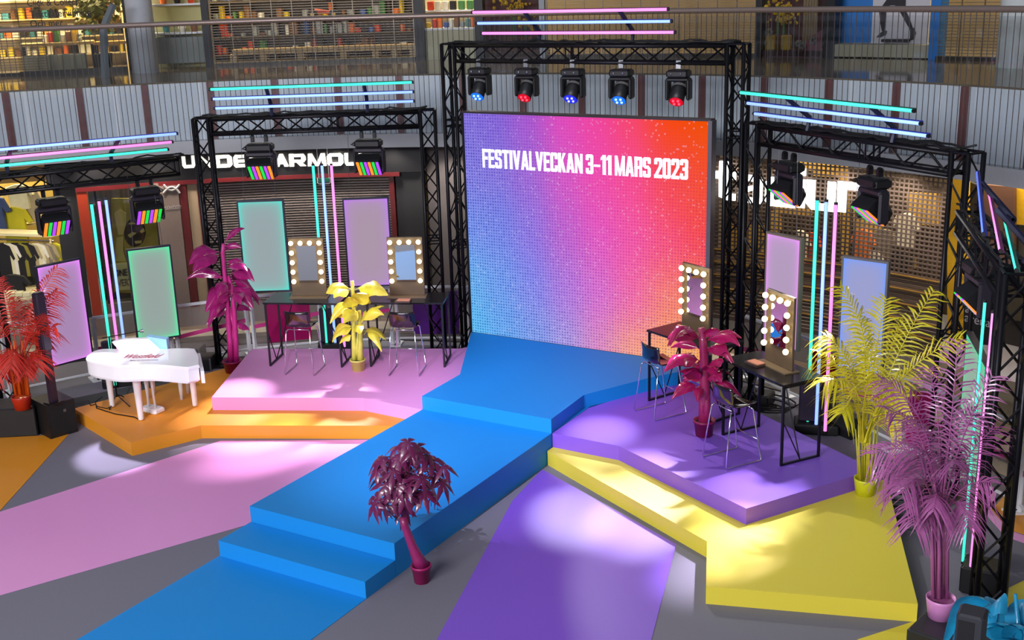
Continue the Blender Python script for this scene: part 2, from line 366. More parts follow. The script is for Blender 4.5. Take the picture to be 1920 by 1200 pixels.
# pale green display bay behind the grey column
PGN = mat('pale_green_wall', (190, 188, 140), 0.7); by = thing('display_bay', 'pale green display bay with white shelves beside the grey column', 'shelf', (CX, CY, 0))
MB().arc(17.0, 17.1, ca(384, 60, 17), ca(290, 60, 17), 4.6, 7.4, 2).build('back', PGN, by)
for z in (5.35, 5.95): MB().arc(16.5, 17.0, ca(384, 60, 17), ca(290, 60, 17), z-0.04, z, 2).build('shelf', WPT, by)
MB().arc(16.46, 16.9, ca(384, 60, 17), ca(290, 60, 17), 4.7, 5.25, 2).build('cabinet', mat('frosted_grey', (128, 134, 130), 0.5), by)
for px, z, cn, lb in ((310, 5.95, 'orange', 'orange pot on the top shelf of the pale green bay'), (336, 5.95, 'black', 'black patterned pot on the top shelf of the pale green bay'), (362, 5.95, 'red', 'red and black box on the top shelf of the pale green bay'), (363, 5.35, 'brown', 'terracotta pot on the lower shelf of the pale green bay'), (310, 5.35, 'teal', 'teal dish on the lower shelf of the pale green bay'), (340, 5.35, 'white', 'white figure on the lower shelf of the pale green bay')):
    p = cyl(px, 40, 16.7); o = MB().lathe((0, 0, 0), [(0.06, 0), (0.085, 0.1), (0.08, 0.14)], 12).build('pot', GC[cn]); o.location = (p.x, p.y, z); tag(o, lb, 'pot')
# toy shop behind the long grille
shelf_unit('dark toy shelf behind the long upper grille', 400, 778, 18.2, (4.75, 5.15, 5.55, 5.95, 6.35), mat('toy_shelf_dark', (84, 74, 62), 0.7))
for iz, z in enumerate((4.75, 5.15, 5.55, 5.95)):
    ip = -1
    for px in range(408, 776, 12):
        if rr.random() < 0.2: continue
        ip += 1
        p = cyl(px, 60, 18.35); cn = rr.choice(['red', 'orange', 'white', 'blue', 'green', 'brown', 'grey', 'yellow', 'brown', 'grey', 'black', 'brown', 'black'])
        goods_box('toy_box', '%s toy box on the %s dark toy shelf, %s from the left' % (cn, ('lowest', 'second', 'third', 'top')[iz], ORD[ip]), 'box', (p.x, p.y, z), (rr.uniform(0.06, 0.2), 0.1, rr.choice((0.08, 0.12, 0.16, 0.22, 0.3))), GC[cn], rr.uniform(-.3, .4), 'toy boxes behind the upper grille')
bn = thing('display_bench', 'long pale wooden bench behind the toy shop grille', 'bench', (CX, CY, 0))
MB().arc(16.65, 17.2, uang(776), uang(432), 4.82, 4.92, 2).build('seat', WDP, bn)
for px in (434, 490, 560, 640, 700, 735, 770): MB().arc(16.7, 17.15, uang(px)-0.25, uang(px)+0.25, 4.62, 4.82).build('leg', WDP, bn)
p = cyl(586, 27, 17.0); cr = thing('toy_buggy', 'black toy buggy with big wheels on top of the bench', 'toy', (p.x, p.y, p.z))
for k, (dx, rad) in enumerate(((0, 0.11), (0.42, 0.11))):
    q = cyl(586+40*k, 27, 17.0); d = (cyl(650, 27, 17.0)-cyl(586, 27, 17.0)).normalized(); n_ = Vector((-d.y, d.x, 0)).normalized()
    Mx = Matrix((d, Vector((0, 0, 1)), -n_)).transposed().to_4x4()
    MB().lathe(q, [(0.05, -0.04), (rad, -0.04), (rad, 0.04), (0.05, 0.05)], 16, Mx).build('wheel', GC['black'], cr)
    MB().lathe(q, [(0.045, -0.055), (0.045, 0.055)], 12, Mx).build('hub', GC['gold'], cr)
a_, b_ = cyl(590, 20, 17.05), cyl(626, 24, 17.05); MB().tube([a_, b_], 0.045).build('chassis', GC['red'], cr)
for k, px in enumerate((585, 629)):
    q = cyl(px, 60, 17.05); MB().tube([Vector((q.x, q.y, 4.92)), Vector((q.x, q.y, 5.62))], 0.012).build('stand', BLK, cr)
# pale counter bay
ct = thing('shop_counter', 'pale counter with goods between the two black upper posts', 'counter', (CX, CY, 0))
MB().arc(16.5, 17.1, uang(893), uang(797), 4.6, 5.22, 2).build('body', mat('counter_pale', (190, 184, 150), 0.5), ct)
MB().arc(16.46, 17.15, uang(893), uang(797), 5.22, 5.26, 2).build('countertop', WPT, ct)
MB().arc(18.0, 18.1, ca(893, 60, 18), ca(797, 60, 18), 4.6, 7.4, 2).build('back_wall', mat('counter_back', (186, 176, 140), 0.7), ct)
for k, (px, cn) in enumerate(((804, 'yellow'), (816, 'red'), (826, 'orange'), (838, 'blue'), (848, 'white'), (858, 'brown'), (868, 'grey'), (880, 'teal'), (888, 'orange'))):
    p = cyl(px, 60, 16.8); goods_box('counter_goods', cn+' goods standing on the pale upper counter, place %s' % 'one two three four five six seven eight nine'.split()[k], 'box', (p.x, p.y, 5.26), (0.1, 0.1, 0.12+0.07*(k % 3)), GC[cn], 0.2)
for k, (px, cn) in enumerate(((808, 'red'), (822, 'white'), (836, 'white'), (850, 'black'), (866, 'green'), (882, 'green'))):
    p = cyl(px, 20, 17.6); goods_box('shelf_toy', cn+' toy on the wall shelf behind the pale counter, spot %s' % 'a b c d e f'.split()[k], 'toy', (p.x, p.y, 5.62), (0.14, 0.1, 0.2), GC[cn], 0.2)
MB().arc(17.5, 18.0, ca(893, 60, 18), ca(797, 60, 18), 5.58, 5.62, 2).build('shelf', WPT, ct)
# burgundy windows with yellow flowers
def flower_window(px0, px1, label, extra):
    fw = thing('flower_window', label, 'window', (CX, CY, 0)); bur = mat('burgundy_board', (96, 52, 66), 0.6)
    MB().arc(17.3, 17.4, ca(px1, 90, 17.3), ca(px0, 90, 17.3), 4.6, 7.4, 2).build('back_board', bur, fw)
    MB().arc(RU, 17.3, uang(px1), uang(px0), 4.6, 4.72, 2).build('plinth', mat('plum_plinth', (66, 30, 44), 0.5), fw)
    MB().arc(RU-0.02, RU, uang(px1), uang(px0), 4.62, 7.4, 2).build('pane', MATS['shop_glass'], fw)
    return fw
flower_window(909, 1014, 'burgundy shop window with yellow flowers behind the pink light tubes', 0)
flower_window(1430, 1546, 'burgundy shop window with yellow flowers and gold boxes beside the blue poster', 1)
def flower_bunch(label, px, py, r=16.8, n=60, s=0.2):
    p = cyl(px, py, r); f = thing('flower_bunch', label, 'flowers', (p.x, p.y, p.z)); r3 = random.Random(px)
    MB().tube([(p.x, p.y, 4.72), (p.x, p.y, p.z)], 0.03).build('stem', GC['green'], f); mb = MB()
    for i in range(n):
        c = p+Vector((r3.gauss(0, s), r3.gauss(0, s), r3.gauss(0, s*0.6))); mb.ball(c, r3.uniform(0.02, 0.045), 6, 4)
    mb.build('blossoms', mat('yellow_blossom', (214, 178, 30), 0.5, var=0.4, scale=20), f)['kind'] = 'stuff'
    MB().lathe((p.x, p.y, 4.72), [(0.1, 0), (0.14, 0.3)], 12).build('vase', GC['brown'], f)
flower_bunch('yellow flowers in the burgundy window, at its tube side', 962, 10)
flower_bunch('yellow flowers in the burgundy window, lower bunch near the pale post', 985, 48, n=30, s=0.12)
flower_bunch('tall yellow flowers in the window with gold boxes', 1460, 10)
flower_bunch('low yellow flowers over the gold boxes in the upper window', 1470, 34, n=40, s=0.14)
for px, lb in ((1446, 'gold gift box nearer the grille in the burgundy window'), (1474, 'gold gift box nearer the pale drape in the burgundy window')):
    p = cyl(px, 86, 16.7); goods_box('gift_box', lb, 'box', (p.x, p.y, 4.72), (0.19, 0.14, 0.29), GC['gold'], 0.0)
dr = MB(); p = cyl(1518, 60, 16.9)
for i in range(5): q = cyl(1508+5*i, 60, 16.85); dr.tube([(q.x, q.y, 4.72), (q.x, q.y, 7.0)], 0.035)
tag(dr.build('drape', mat('beige_drape', (170, 150, 128), 0.7)), 'pale beige drape hanging beside the gold boxes upstairs', 'curtain')
tag(MB().ext([cyl(1488, 104, 16.6), cyl(1540, 104, 16.6), cyl(1540, 56, 16.6), cyl(1524, 66, 16.6), cyl(1506, 84, 16.6)], (0, 0.03, 0)).build('pink_sail', mat('pink_board', (150, 84, 110), 0.6)), 'slanting dusty pink board at the foot of the burgundy window', 'board')
for k, (px, py) in enumerate(((1430, 82), (1442, 60), (1498, 82), (1504, 86), (1524, 76))):
    p = cyl(px, py, 16.55); mb = MB()
    for i in range(6): mb.ball(p+Vector((0.05*cos(i), 0, 0.05*sin(i))), 0.032, 6, 4)
    tag(mb.build('paper_flower', GC['grey']), 'grey paper flower in the burgundy window, flower %s of five' % 'one two three four five'.split()[k], 'flower')
# blue window with the walking-legs poster
bw = thing('poster_window', 'bright blue shop window holding a big sports poster', 'window', (CX, CY, 0)); BLU = mat('window_blue', (20, 110, 190), 0.5)
MB().arc(17.0, 17.1, ca(1636, 60, 17), ca(1562, 60, 17), 4.6, 7.4, 2).build('blue_board', BLU, bw)
MB().arc(RU-0.02, RU+0.3, uang(1760), uang(1742), 4.6, 7.4, 1).build('frame', BLU, bw)
MB().arc(RU, 17.1, uang(1742), uang(1562), 4.62, 4.85, 2).build('plinth', mat('grey_plinth', (150, 146, 124), 0.6), bw)
ps = thing('sports_poster', 'pale poster of two dark running legs in the blue window', 'poster', (CX, CY, 0))
MB().arc(16.9, 16.95, ca(1740, 60, 16.9), ca(1634, 60, 16.9), 4.85, 7.4, 2).build('sheet', mat('poster_paper', (196, 192, 198), 0.6), ps)
LEGM = mat('print_dark', (34, 32, 40), 0.6)
def flat(pts, m, nm, r=16.86, par=ps): return MB().ext([cyl(x, y, r) for x, y in pts], (0.0, 0.012, 0)).build(nm, m, par)
flat([(1648, 20), (1662, 0), (1672, -20), (1694, -20), (1698, 0), (1697, 20), (1684, 20), (1678, 10), (1668, 10), (1660, 20)], LEGM, 'shorts_print')
flat([(1648, 20), (1660, 20), (1660, 38), (1658, 58), (1653, 58), (1650, 40)], LEGM, 'calf_print')
flat([(1643, 70), (1648, 64), (1656, 57), (1663, 58), (1661, 65), (1650, 70)], LEGM, 'shoe_print')
flat([(1686, 20), (1698, 20), (1705, 34), (1711, 52), (1706, 56), (1697, 40)], LEGM, 'calf_print')
flat([(1706, 54), (1714, 52), (1717, 62), (1713, 74), (1706, 76)], LEGM, 'shoe_print')
tag(MB().ext([cyl(1652, 74, 16.7), cyl(1702, 74, 16.7), cyl(1702, 79, 16.7), cyl(1652, 79, 16.7)], (0, 0.2, 0)).build('bench_top', LEGM), 'small dark stool standing at the foot of the sports poster', 'stool')
# ------------------------------------------------------------------ ground floor shops
GR = 13.4
def gang(px, py=420): return ca(px, py, GR)
struct('wall_back', MB().arc(18.0, 18.3, 20, 180, 0, 3.4), mat('lower_shop_wall', (120, 100, 72), 0.8, var=0.25, scale=2))
BWL = mat('matt_black_wall', (20, 19, 20), 0.6)
struct('wall_left', MB().arc(GR, GR+0.3, gang(150), gang(108), 0, 2.6, 2), BWL)
struct('wall_right', MB().arc(GR, GR+0.3, gang(796, 450), gang(748, 450), 0, 2.62, 2), BWL)
struct('wall_middle', MB().arc(GR+0.2, GR+0.5, gang(1336, 450), gang(803, 450), 0, 3.29, 2), mat('dim_taupe_wall', (96, 88, 86), 0.7))
# pier between the shop front and the screen
RED = mat('shop_red', (80, 10, 13), 0.4); ORG = mat('shop_orange_red', (128, 36, 10), 0.4)
fb = thing('shop_fascia', 'black shop fascia with big white lettering over the roller shutter', 'sign', (CX, CY, 0))
MB().arc(GR-0.1, GR+0.35, gang(796, 300), gang(86, 330), 2.62, 3.28, 2).build('board', mat('fascia_black', (14, 13, 14), 0.35), fb)
MB().arc(GR-0.12, GR+0.1, gang(752, 340), gang(140, 345), 2.54, 2.62, 2).build('red_strip', RED, fb)
LIT = mat('lit_letter_cream', (250, 246, 235), 0.5, emit=0.95)
def GL(ch):
    t = 0.27; u = 0.24; S = {
     'U': [[(0, .22), (.14, 0), (t, .2), (t, 1), (0, 1)], [(1-t, .2), (.86, 0), (1, .22), (1, 1), (1-t, 1)], [(.14, 0), (.86, 0), (.74, u), (.26, u)]],
     'N': [[(0, 0), (t, 0), (t, 1), (0, 1)], [(1-t, 0), (1, 0), (1, 1), (1-t, 1)], [(0, 1), (.26, 1), (1, 0), (.74, 0)]],
     'D': [[(0, 0), (t, 0), (t, 1), (0, 1)], [(0, 0), (.84, 0), (.72, u), (0, u)], [(0, 1-u), (.72, 1-u), (.84, 1), (0, 1)], [(1-t, .25), (.84, 0), (1, .2), (1, .8), (.84, 1), (1-t, .75)]],
     'E': [[(0, .16), (.12, 0), (t, 0), (t, 1), (.12, 1), (0, .84)], [(0.1, 0), (1, 0), (1, u), (.1, u)], [(.1, .39), (1, .39), (1, .61), (.1, .61)], [(.1, 1-u), (1, 1-u), (1, 1), (.1, 1)]],
     'R': [[(0, 0), (t, 0), (t, 1), (0, 1)], [(0, 1-u), (1, 1-u), (.88, 1), (0, 1)], [(1-t, .4), (1, .48), (1, 1-u), (1-t, 1-u)], [(0, .32), (.9, .32), (1, .5), (0, .52)], [(.42, .34), (.72, .34), (1, 0), (.66, 0)]],
     'A': [[(0, 0), (.3, 0), (.62, 1), (.36, 1)], [(1, 0), (.7, 0), (.38, 1), (.64, 1)], [(.2, .2), (.8, .2), (.72, .4), (.28, .4)]],
     'M': [[(0, 0), (.2, 0), (.26, 1), (.05, 1)], [(1, 0), (.8, 0), (.74, 1), (.95, 1)], [(.05, 1), (.27, 1), (.58, 0), (.42, 0)], [(.95, 1), (.73, 1), (.42, 0), (.58, 0)]],
     'O': [[(0, .2), (.16, 0), (t, u), (t, 1-u), (.16, 1), (0, .8)], [(1, .2), (.84, 0), (1-t, u), (1-t, 1-u), (.84, 1), (1, .8)], [(.16, 0), (.84, 0), (1-t, u), (t, u)], [(.16, 1), (.84, 1), (1-t, 1-u), (t, 1-u)]],
     's': [[(0, 0), (1, 0), (1, .2), (0, .2)], [(0, .4), (1, .4), (1, .6), (0, .6)], [(0, .8), (1, .8), (1, 1), (0, 1)], [(0, .4), (.34, .4), (.34, 1), (0, 1)], [(.66, 0), (1, 0), (1, .6), (.66, .6)]],
     't': [[(.2, .1), (.66, 0), (.66, 1.36), (.2, 1.36)], [(0, .74), (1, .74), (1, 1), (0, 1)], [(.4, 0), (1, 0), (1, .24), (.4, .24)]],
     'a': [[(.62, 0), (1, 0), (1, .84), (.82, 1), (.62, .8)], [(0, .78), (.66, .78), (.84, 1), (0, 1)], [(0, .12), (.12, 0), (.32, 0), (.32, .4), (0, .4)], [(0, 0), (.7, 0), (.7, .2), (0, .2)], [(0, .3), (.3, .36), (.7, .48), (.7, .64), (.0, .5)]],
     'd': [[(.7, 0), (1, 0), (1, 1.36), (.7, 1.36)], [(0, .16), (.16, 0), (.3, 0), (.3, 1), (.2, 1), (0, .8)], [(.1, 0), (.8, 0), (.8, .24), (.1, .24)], [(.2, .76), (.8, .76), (.8, 1), (.2, 1)]],
     'i': [[(0, 0), (1, 0), (1, 1), (0, 1)], [(0, 1.12), (1, 1.12), (1, 1.38), (0, 1.38)]],
     'u': [[(0, .2), (.2, 0), (.3, .1), (.3, 1), (0, 1)], [(.72, 0), (1, 0), (1, 1), (.72, 1)], [(.2, 0), (.8, 0), (.8, .24), (.2, .24)]],
     'm': [[(0, 0), (.26, 0), (.26, 1), (0, 1)], [(.76, 0), (1, 0), (1, .8), (.9, 1), (.76, .8)], [(0, .76), (.84, .76), (.9, 1), (0, 1)]]}
    return S[ch]
def letters(par, word, spans, tops, bots, r, m, dep):
    for ch, (x0, x1), yt, yb in zip(word, spans, tops, bots):
        p0 = cyl(x0, (yt+yb)/2, r); p1 = cyl(x1, (yt+yb)/2, r); d = (p1-p0); d.z = 0; w = d.length; d.normalize()
        zt, zb = cyl((x0+x1)/2, yt, r).z, cyl((x0+x1)/2, yb, r).z; n_ = Vector((-d.y, d.x, 0)); mb = MB()
        for poly in GL(ch): mb.ext([p0+d*(u*w)+Vector((0, 0, zb-p0.z+v*(zt-zb))) for u, v in poly], n_*dep)
        mb.build('letter', m, par)
xs = [(341, 366), (369, 400), (403, 435), (438, 465), (468, 505), (515, 540), (542, 573), (576, 611), (613, 643), (646, 670), (673, 706)]
letters(fb, 'UNDERARMOUR', xs, [292-(a+b)/2*0.016+6 for a, b in xs], [315-(a+b)/2*0.016+6 for a, b in xs], GR-0.16, LIT, 0.06)
# shutter
sh = thing('roller_shutter', 'grey ribbed roller shutter in a red frame under the white lettering', 'shutter', (CX, CY, 0)); mb = MB(); a0, a1 = gang(737, 450), gang(388, 450); z = 0.0
SHM = mat('shutter_taupe', (132, 120, 114), 0.38, 0.35)
while z < 2.5:
    n = 10; rings = []
    for i in range(n+1):
        a = a0+(a1-a0)*i/n; rings.append([pol(GR+0.06, a, z), pol(GR+0.02, a, z+0.012), pol(GR+0.02, a, z+0.032), pol(GR+0.06, a, z+0.044), pol(GR+0.1, a, z+0.022)])
    mb.loft(rings); z += 0.052
mb.build('ribs', SHM, sh)['kind'] = 'stuff'
MB().arc(GR+0.11, GR+0.13, a0, a1, 0, 2.53, 2).build('backing', mat('shutter_back', (60, 54, 50), 0.6), sh)
for pa, pb in ((388, 380), (746, 737)): MB().arc(GR-0.06, GR+0.12, gang(max(pa, pb), 450), gang(min(pa, pb), 450), 0, 2.535).build('frame_side', RED, sh)
# left glass front with posters, pier with reversed lettering
MB().arc(GR-0.1, GR+0.2, gang(174, 450), gang(155, 450), 0, 2.6).build('trim_5', ORG)['kind'] = 'structure'
w = thing('shop_window', 'dark glass shop window with yellow sport posters beside the orange post', 'window', (CX, CY, 0))
MB().arc(GR+0.02, GR+0.04, gang(302, 450), gang(176, 450), 0.25, 2.55, 2).build('pane', glass('dark_shop_glass', (228, 228, 224), 0.1), w)
MB().arc(GR-0.05, GR+0.3, gang(302, 450), gang(176, 450), 0, 0.25, 2).build('sill', mat('window_sill', (70, 64, 56), 0.6), w)
for px in (189, 299): MB().arc(GR-0.03, GR+0.06, gang(px+2, 450), gang(px-2, 450), 0.25, 2.55).build('mullion', BLK, w)
MB().arc(GR+1.0, GR+1.05, gang(310, 450), gang(176, 450), 0, 3.2, 2).build('back_board', mat('window_back', (58, 52, 48), 0.7), w)
pp = thing('face_poster', 'yellow sport poster with a large dark face print in the lower window', 'poster', (CX, CY, 0)); rp = GR+0.5
MB().ext([cyl(x, y, rp) for x, y in ((208, 372), (296, 372), (300, 552), (214, 548))], (0.02, 0.05, 0)).build('sheet', mat('poster_olive', (168, 160, 66), 0.6, var=0.35, scale=5), pp)
def pf(pts, m, nm): return MB().ext([cyl(x, y, rp-0.02) for x, y in pts], (0.004, 0.012, 0)).build(nm, m, pp)
FD = mat('print_umber', (50, 44, 36), 0.6); FY = mat('print_cream', (206, 198, 120), 0.6)
pf([(252+20*cos(i*pi/8), 436+27*sin(i*pi/8)) for i in range(16)], FD, 'face_print')
rp -= 0.02
pf([(239, 441), (248, 435), (255, 437), (244, 446)], FY, 'eye_print'); pf([(262, 434), (268, 428), (271, 434), (265, 437)], FY, 'eye_print')
pf([(252, 452), (265, 451), (264, 456), (254, 457)], FY, 'mouth_print'); pf([(240, 420), (247, 416), (255, 417), (254, 420), (246, 421)], FY, 'brow_print')
pf([(214, 400), (224, 392), (236, 400), (236, 418), (230, 440), (222, 440)], FY, 'torso_print'); pf([(219, 445), (231, 443), (230, 470), (236, 490), (214, 490)], FY, 'leg_print')
po = thing('word_poster', 'pale yellow poster with black slogan beside the green light panel', 'poster', (CX, CY, 0))
MB().ext([cyl(x, y, GR+0.3) for x, y in ((209, 495), (262, 490), (266, 542), (215, 545))], (0.01, 0.03, 0)).build('sheet', mat('poster_pale', (216, 216, 150), 0.6), po)
for s, x, y in (('ONE S', 214, 519), ('EVERY', 215, 538)):
    p = cyl(x, y, GR+0.27); q = cyl(x+40, y-3, GR+0.27); Fm = frame((p.x-CX, p.y-CY, p.z), q-p); text_obj('lettering', s, TXB, po, Fm, 0.2, 0.62, 0.002, 0.004)
pr_ = struct('pillar', MB().arc(GR-0.12, GR+0.3, gang(345, 450), gang(300, 450), 0, 2.6, 1), mat('taupe_pillar', (104, 88, 80), 0.5, var=0.1))
struct('trim_6', MB().arc(GR-0.1, GR+0.1, gang(360, 450), gang(346, 450), 0, 2.6, 1), mat('dark_red_trim', (78, 10, 12), 0.4))
struct('trim_7', MB().arc(GR-0.05, GR+0.1, gang(380, 450), gang(361, 450), 0, 2.6, 1), mat('beige_jamb', (140, 118, 92), 0.5))
LG = mat('faded_print', (150, 142, 140), 0.5)
lg = thing('wall_emblem', 'pale crossed-arc emblem on the taupe shop pillar', 'sign', (CX, CY, 0))
for sgn in (1, -1):
    pts = []
    for i in range(13):
        t = -1+2*i/12; p = cyl(322+15*t, 354+sgn*(3-11*t*t), GR-0.14); pts.append(p)
    MB().tube(pts, 0.022, 5).build('arc_stroke', LG, lg)
p = cyl(340, 391, GR-0.13); q = cyl(308, 391, GR-0.13); Fm = frame((p.x-CX, p.y-CY, p.z), q-p)
o = text_obj('lettering', 'STOCKHOLM', LG, lg, Fm, 0.1, 0.55, 0.002)
# clothing shop on the left, open front
def garment(mb, p, d, w, h, sl=0.22):
    n_ = Vector((-d.y, d.x, 0)); prof = [(-.12, 0), (.12, 0), (.5, -.09), (.5+sl, -.42), (.5+sl*0.55, -.46), (.44, -.3), (.46, -1), (-.46, -1), (-.44, -.3), (-.5-sl*0.55, -.46), (-.5-sl, -.42), (-.5, -.09)]
    rings = []
    for y, k in ((-0.05, 0.88), (0, 1.0), (0.05, 0.88)): rings.append([p+d*(a*w*k)+n_*y+Vector((0, 0, b*h)) for a, b in prof])
    mb.loft(rings)
CLOTH = {'cream': (214, 204, 160), 'white': (222, 214, 196), 'black': (22, 20, 22), 'olive': (132, 122, 40), 'tan': (168, 150, 110), 'grey': (120, 110, 96), 'yellow': (186, 174, 24), 'blue': (60, 74, 110)}
CLM = {k: mat('cloth_'+k, v, 0.85, var=0.12, scale=9, bump=0.3) for k, v in CLOTH.items()}
rk = thing('clothes_rack', 'pale clothes rack with hanging rail in the lit clothing shop', 'rack', (CX, CY, 0)); rr_ = 14.6
a, b = cyl(-40, 447, rr_), cyl(100, 452, rr_)
MB().tube([a, b], 0.02).build('rail', SIL, rk)
MB().ext([cyl(-40, 436, rr_), cyl(96, 440, rr_), cyl(96, 445, rr_), cyl(-40, 441, rr_)], (0, 0.4, 0)).build('top_shelf', mat('cream_shelf', (220, 206, 160), 0.5), rk)
for px in (-38, 94): q = cyl(px, 448, rr_); MB().tube([(q.x, q.y, 0), (q.x, q.y, q.z)], 0.025).build('upright', MATS['cream_shelf'], rk)
names = ['black', 'cream', 'white', 'black', 'black', 'olive', 'black', 'black', 'tan', 'cream', 'white', 'tan', 'grey', 'tan', 'olive', 'yellow']
cnt = {}
for i, cn in enumerate(names):
    px = 2+i*6.6; p = cyl(px, 456, rr_); d = Vector((0.5, 0.55, 0)).normalized(); mb = MB(); garment(mb, p, d, 0.34, 0.78+0.1*sin(i*2.3)); tag(mb.build('hanging_shirt', CLM[cn]), '%s shirt on the pale rail of the clothing shop, %s from the left' % (cn, ORD[i]), 'shirt', 'shirts on the pale rail')
    q = p+Vector((0, 0, 0.0)); 
for px, py, cn, lb, w_, h_ in ((24, 388, 'yellow', 'bright yellow green hoodie hanging high in the clothing shop', 0.5, 0.75), (-18, 366, 'blue', 'blue jacket hanging at the edge of the clothing shop wall', 0.5, 0.8), (32, 346, 'cream', 'cream jacket on the wall above the yellow hoodie', 0.45, 0.5), (22, 515, 'black', 'dark jacket hanging low under the clothes rack', 0.5, 0.5), (52, 352, 'tan', 'tan coat hanging high behind the truss in the clothing shop', 0.4, 0.7)):
    p = cyl(px, py, 14.95 if py < 500 else 14.1); mb = MB(); garment(mb, p, Vector((0.75, 0.6, 0)).normalized(), w_, h_); tag(mb.build('jacket', CLM[cn]), lb, 'jacket')
tb = thing('display_table', 'low cream display table stacked with cloth in the clothing shop', 'table', (CX, CY, 0))
MB().ext([cyl(8, 556, 13.9), cyl(92, 552, 13.9), cyl(92, 560, 13.9), cyl(8, 566, 13.9)], (-0.5, 0.8, 0)).build('tabletop', MATS['cream_shelf'], tb)
for px in (12, 90): q = cyl(px, 560, 13.95); MB().tube([(q.x, q.y, 0), (q.x, q.y, q.z)], 0.03).build('leg', MATS['cream_shelf'], tb)
for i in range(5):
    p = cyl(18+15*i, 552, 14.0); goods_box('folded_clothes', ORD[i]+' folded cream pile on the low table of the clothing shop', 'clothes', (p.x, p.y, p.z-0.02), (0.24, 0.22, 0.09), CLM['cream'], 0.6, 'folded clothes on the low shop table')
wb = thing('wall_shelf', 'cream wall shelf with green and tan piles above the clothes rail', 'shelf', (CX, CY, 0))
for y in (418, 397): MB().ext([cyl(44, y+2, 15.2), cyl(104, y-2, 15.2), cyl(104, y+1, 15.2), cyl(44, y+5, 15.2)], (-0.2, 0.35, 0)).build('shelf', MATS['cream_shelf'], wb)
MB().ext([cyl(-60, 350, 16.2), cyl(112, 338, 16.2), cyl(112, 560, 16.2), cyl(-60, 580, 16.2)], (-0.05, 0.06, 0)).build('back_panel', mat('shop_ochre', (150, 128, 60), 0.7, var=0.3, scale=3), wb)
for k, (px, cn) in enumerate(((52, 'tan'), (64, 'green'), (76, 'cream'), (92, 'cream'))):
    p = cyl(px, 412, 15.1); goods_box('folded_pile', cn+' folded pile on the cream wall shelf, pile %s' % 'a b c d'.split()[k], 'clothes', (p.x, p.y, p.z-0.03), (0.2, 0.2, 0.12), GC['green'] if cn == 'green' else CLM[cn], 0.6)
# big lit store letters and square grille on the right
gg = thing('security_grille', 'square meshed security grille behind the big white store letters', 'grille', (CX, CY, 0)); a0, a1 = gang(1772, 420), gang(1330, 420)
GRM = mat('grille_taupe', (98, 82, 74), 0.45, 0.3); mb = MB(); z = 0.05
n = int((a1-a0)/0.36)
def gbar(mb, aa, z0, z1, hw): mb.arc(GR-0.008, GR+0.008, aa-hw, aa+hw, z0, z1)
for i in range(n+1): gbar(mb, a0+(a1-a0)*i/n, 1.35, 3.28, 0.06)
z = 1.35
while z < 3.28: mb.arc(GR-0.008, GR+0.008, a0, a1, z, z+0.026, 3); z += 0.075
mb.build('mesh_bars', GRM, gg)['kind'] = 'stuff'
mb = MB(); z = 0.1
while z < 1.35: mb.arc(GR-0.008, GR+0.008, a0, a1, z, z+0.05, 3); z += 0.066
mb.build('lower_slats', GRM, gg)['kind'] = 'stuff'
BRS = mat('brass_line', (196, 150, 70), 0.3, 0.6)
for z in (0.35, 0.6, 0.85, 1.1, 1.33): MB().arc(GR-0.03, GR-0.01, a0, a1, z, z+0.018, 3).build('brass_bar', BRS, gg)
MB().arc(GR-0.05, GR+0.1, a0, a1, 0.0, 0.1, 3).build('foot_bar', GRM, gg)
LIT2 = mat('lit_letter_white', (255, 255, 255), 0.5, emit=1.15)
sl = thing('store_sign', 'huge white lit store letters in front of the square grille', 'sign', (CX, CY, 0))
letters(sl, 'stadium', [(1262, 1330), (1340, 1379), (1384, 1429), (1434, 1491), (1494, 1509), (1511, 1566), (1569, 1636)], [318, 322, 328, 333, 336, 339, 343], [371, 375, 381, 388, 390, 395, 401], GR-0.22, LIT2, 0.025)
bk = thing('shop_display', 'warm lit store wall with shelves behind the square grille', 'shelf', (CX, CY, 0)); OCH = mat('store_ochre', (176, 140, 64), 0.6, var=0.5, scale=4)
MB().arc(16.0, 16.1, ca(1900, 420, 16), ca(1330, 420, 16), 0, 3.3, 2).build('back_panel', mat('store_dark', (52, 40, 28), 0.7, var=0.3, scale=3), bk)
for k, (x0, x1, y0, y1) in enumerate(((1450, 1520, 375, 400), (1360, 1440, 420, 520), (1525, 1590, 300, 330), (1700, 1760, 360, 420), (1665, 1715, 480, 500), (1440, 1462, 395, 520), (1575, 1590, 330, 500), (1470, 1560, 300, 318), (1600, 1650, 390, 440))):
    MB().ext([cyl(x0, y1, 15.6), cyl(x1, y1+4, 15.6), cyl(x1, y0+4, 15.6), cyl(x0, y0, 15.6)], (0.02, 0.06, 0)).build('lit_shelf_panel', OCH, bk)
for k, (px, py, cn) in enumerate(((1480, 430, 'black'), (1500, 432, 'white'), (1520, 436, 'red'), (1620, 430, 'orange'), (1640, 470, 'white'), (1690, 470, 'black'), (1700, 400, 'white'), (1560, 360, 'black'), (1660, 430, 'grey'))):
    p = cyl(px, py, 15.0); mb = MB(); garment(mb, p, Vector((0.9, -0.3, 0)).normalized(), 0.4, 0.6); tag(mb.build('store_jacket', CLM[cn] if cn in CLM else GC[cn]), cn+' jacket in the store behind the square grille, piece %s' % 'a b c d e f g h j'.split()[k], 'jacket')
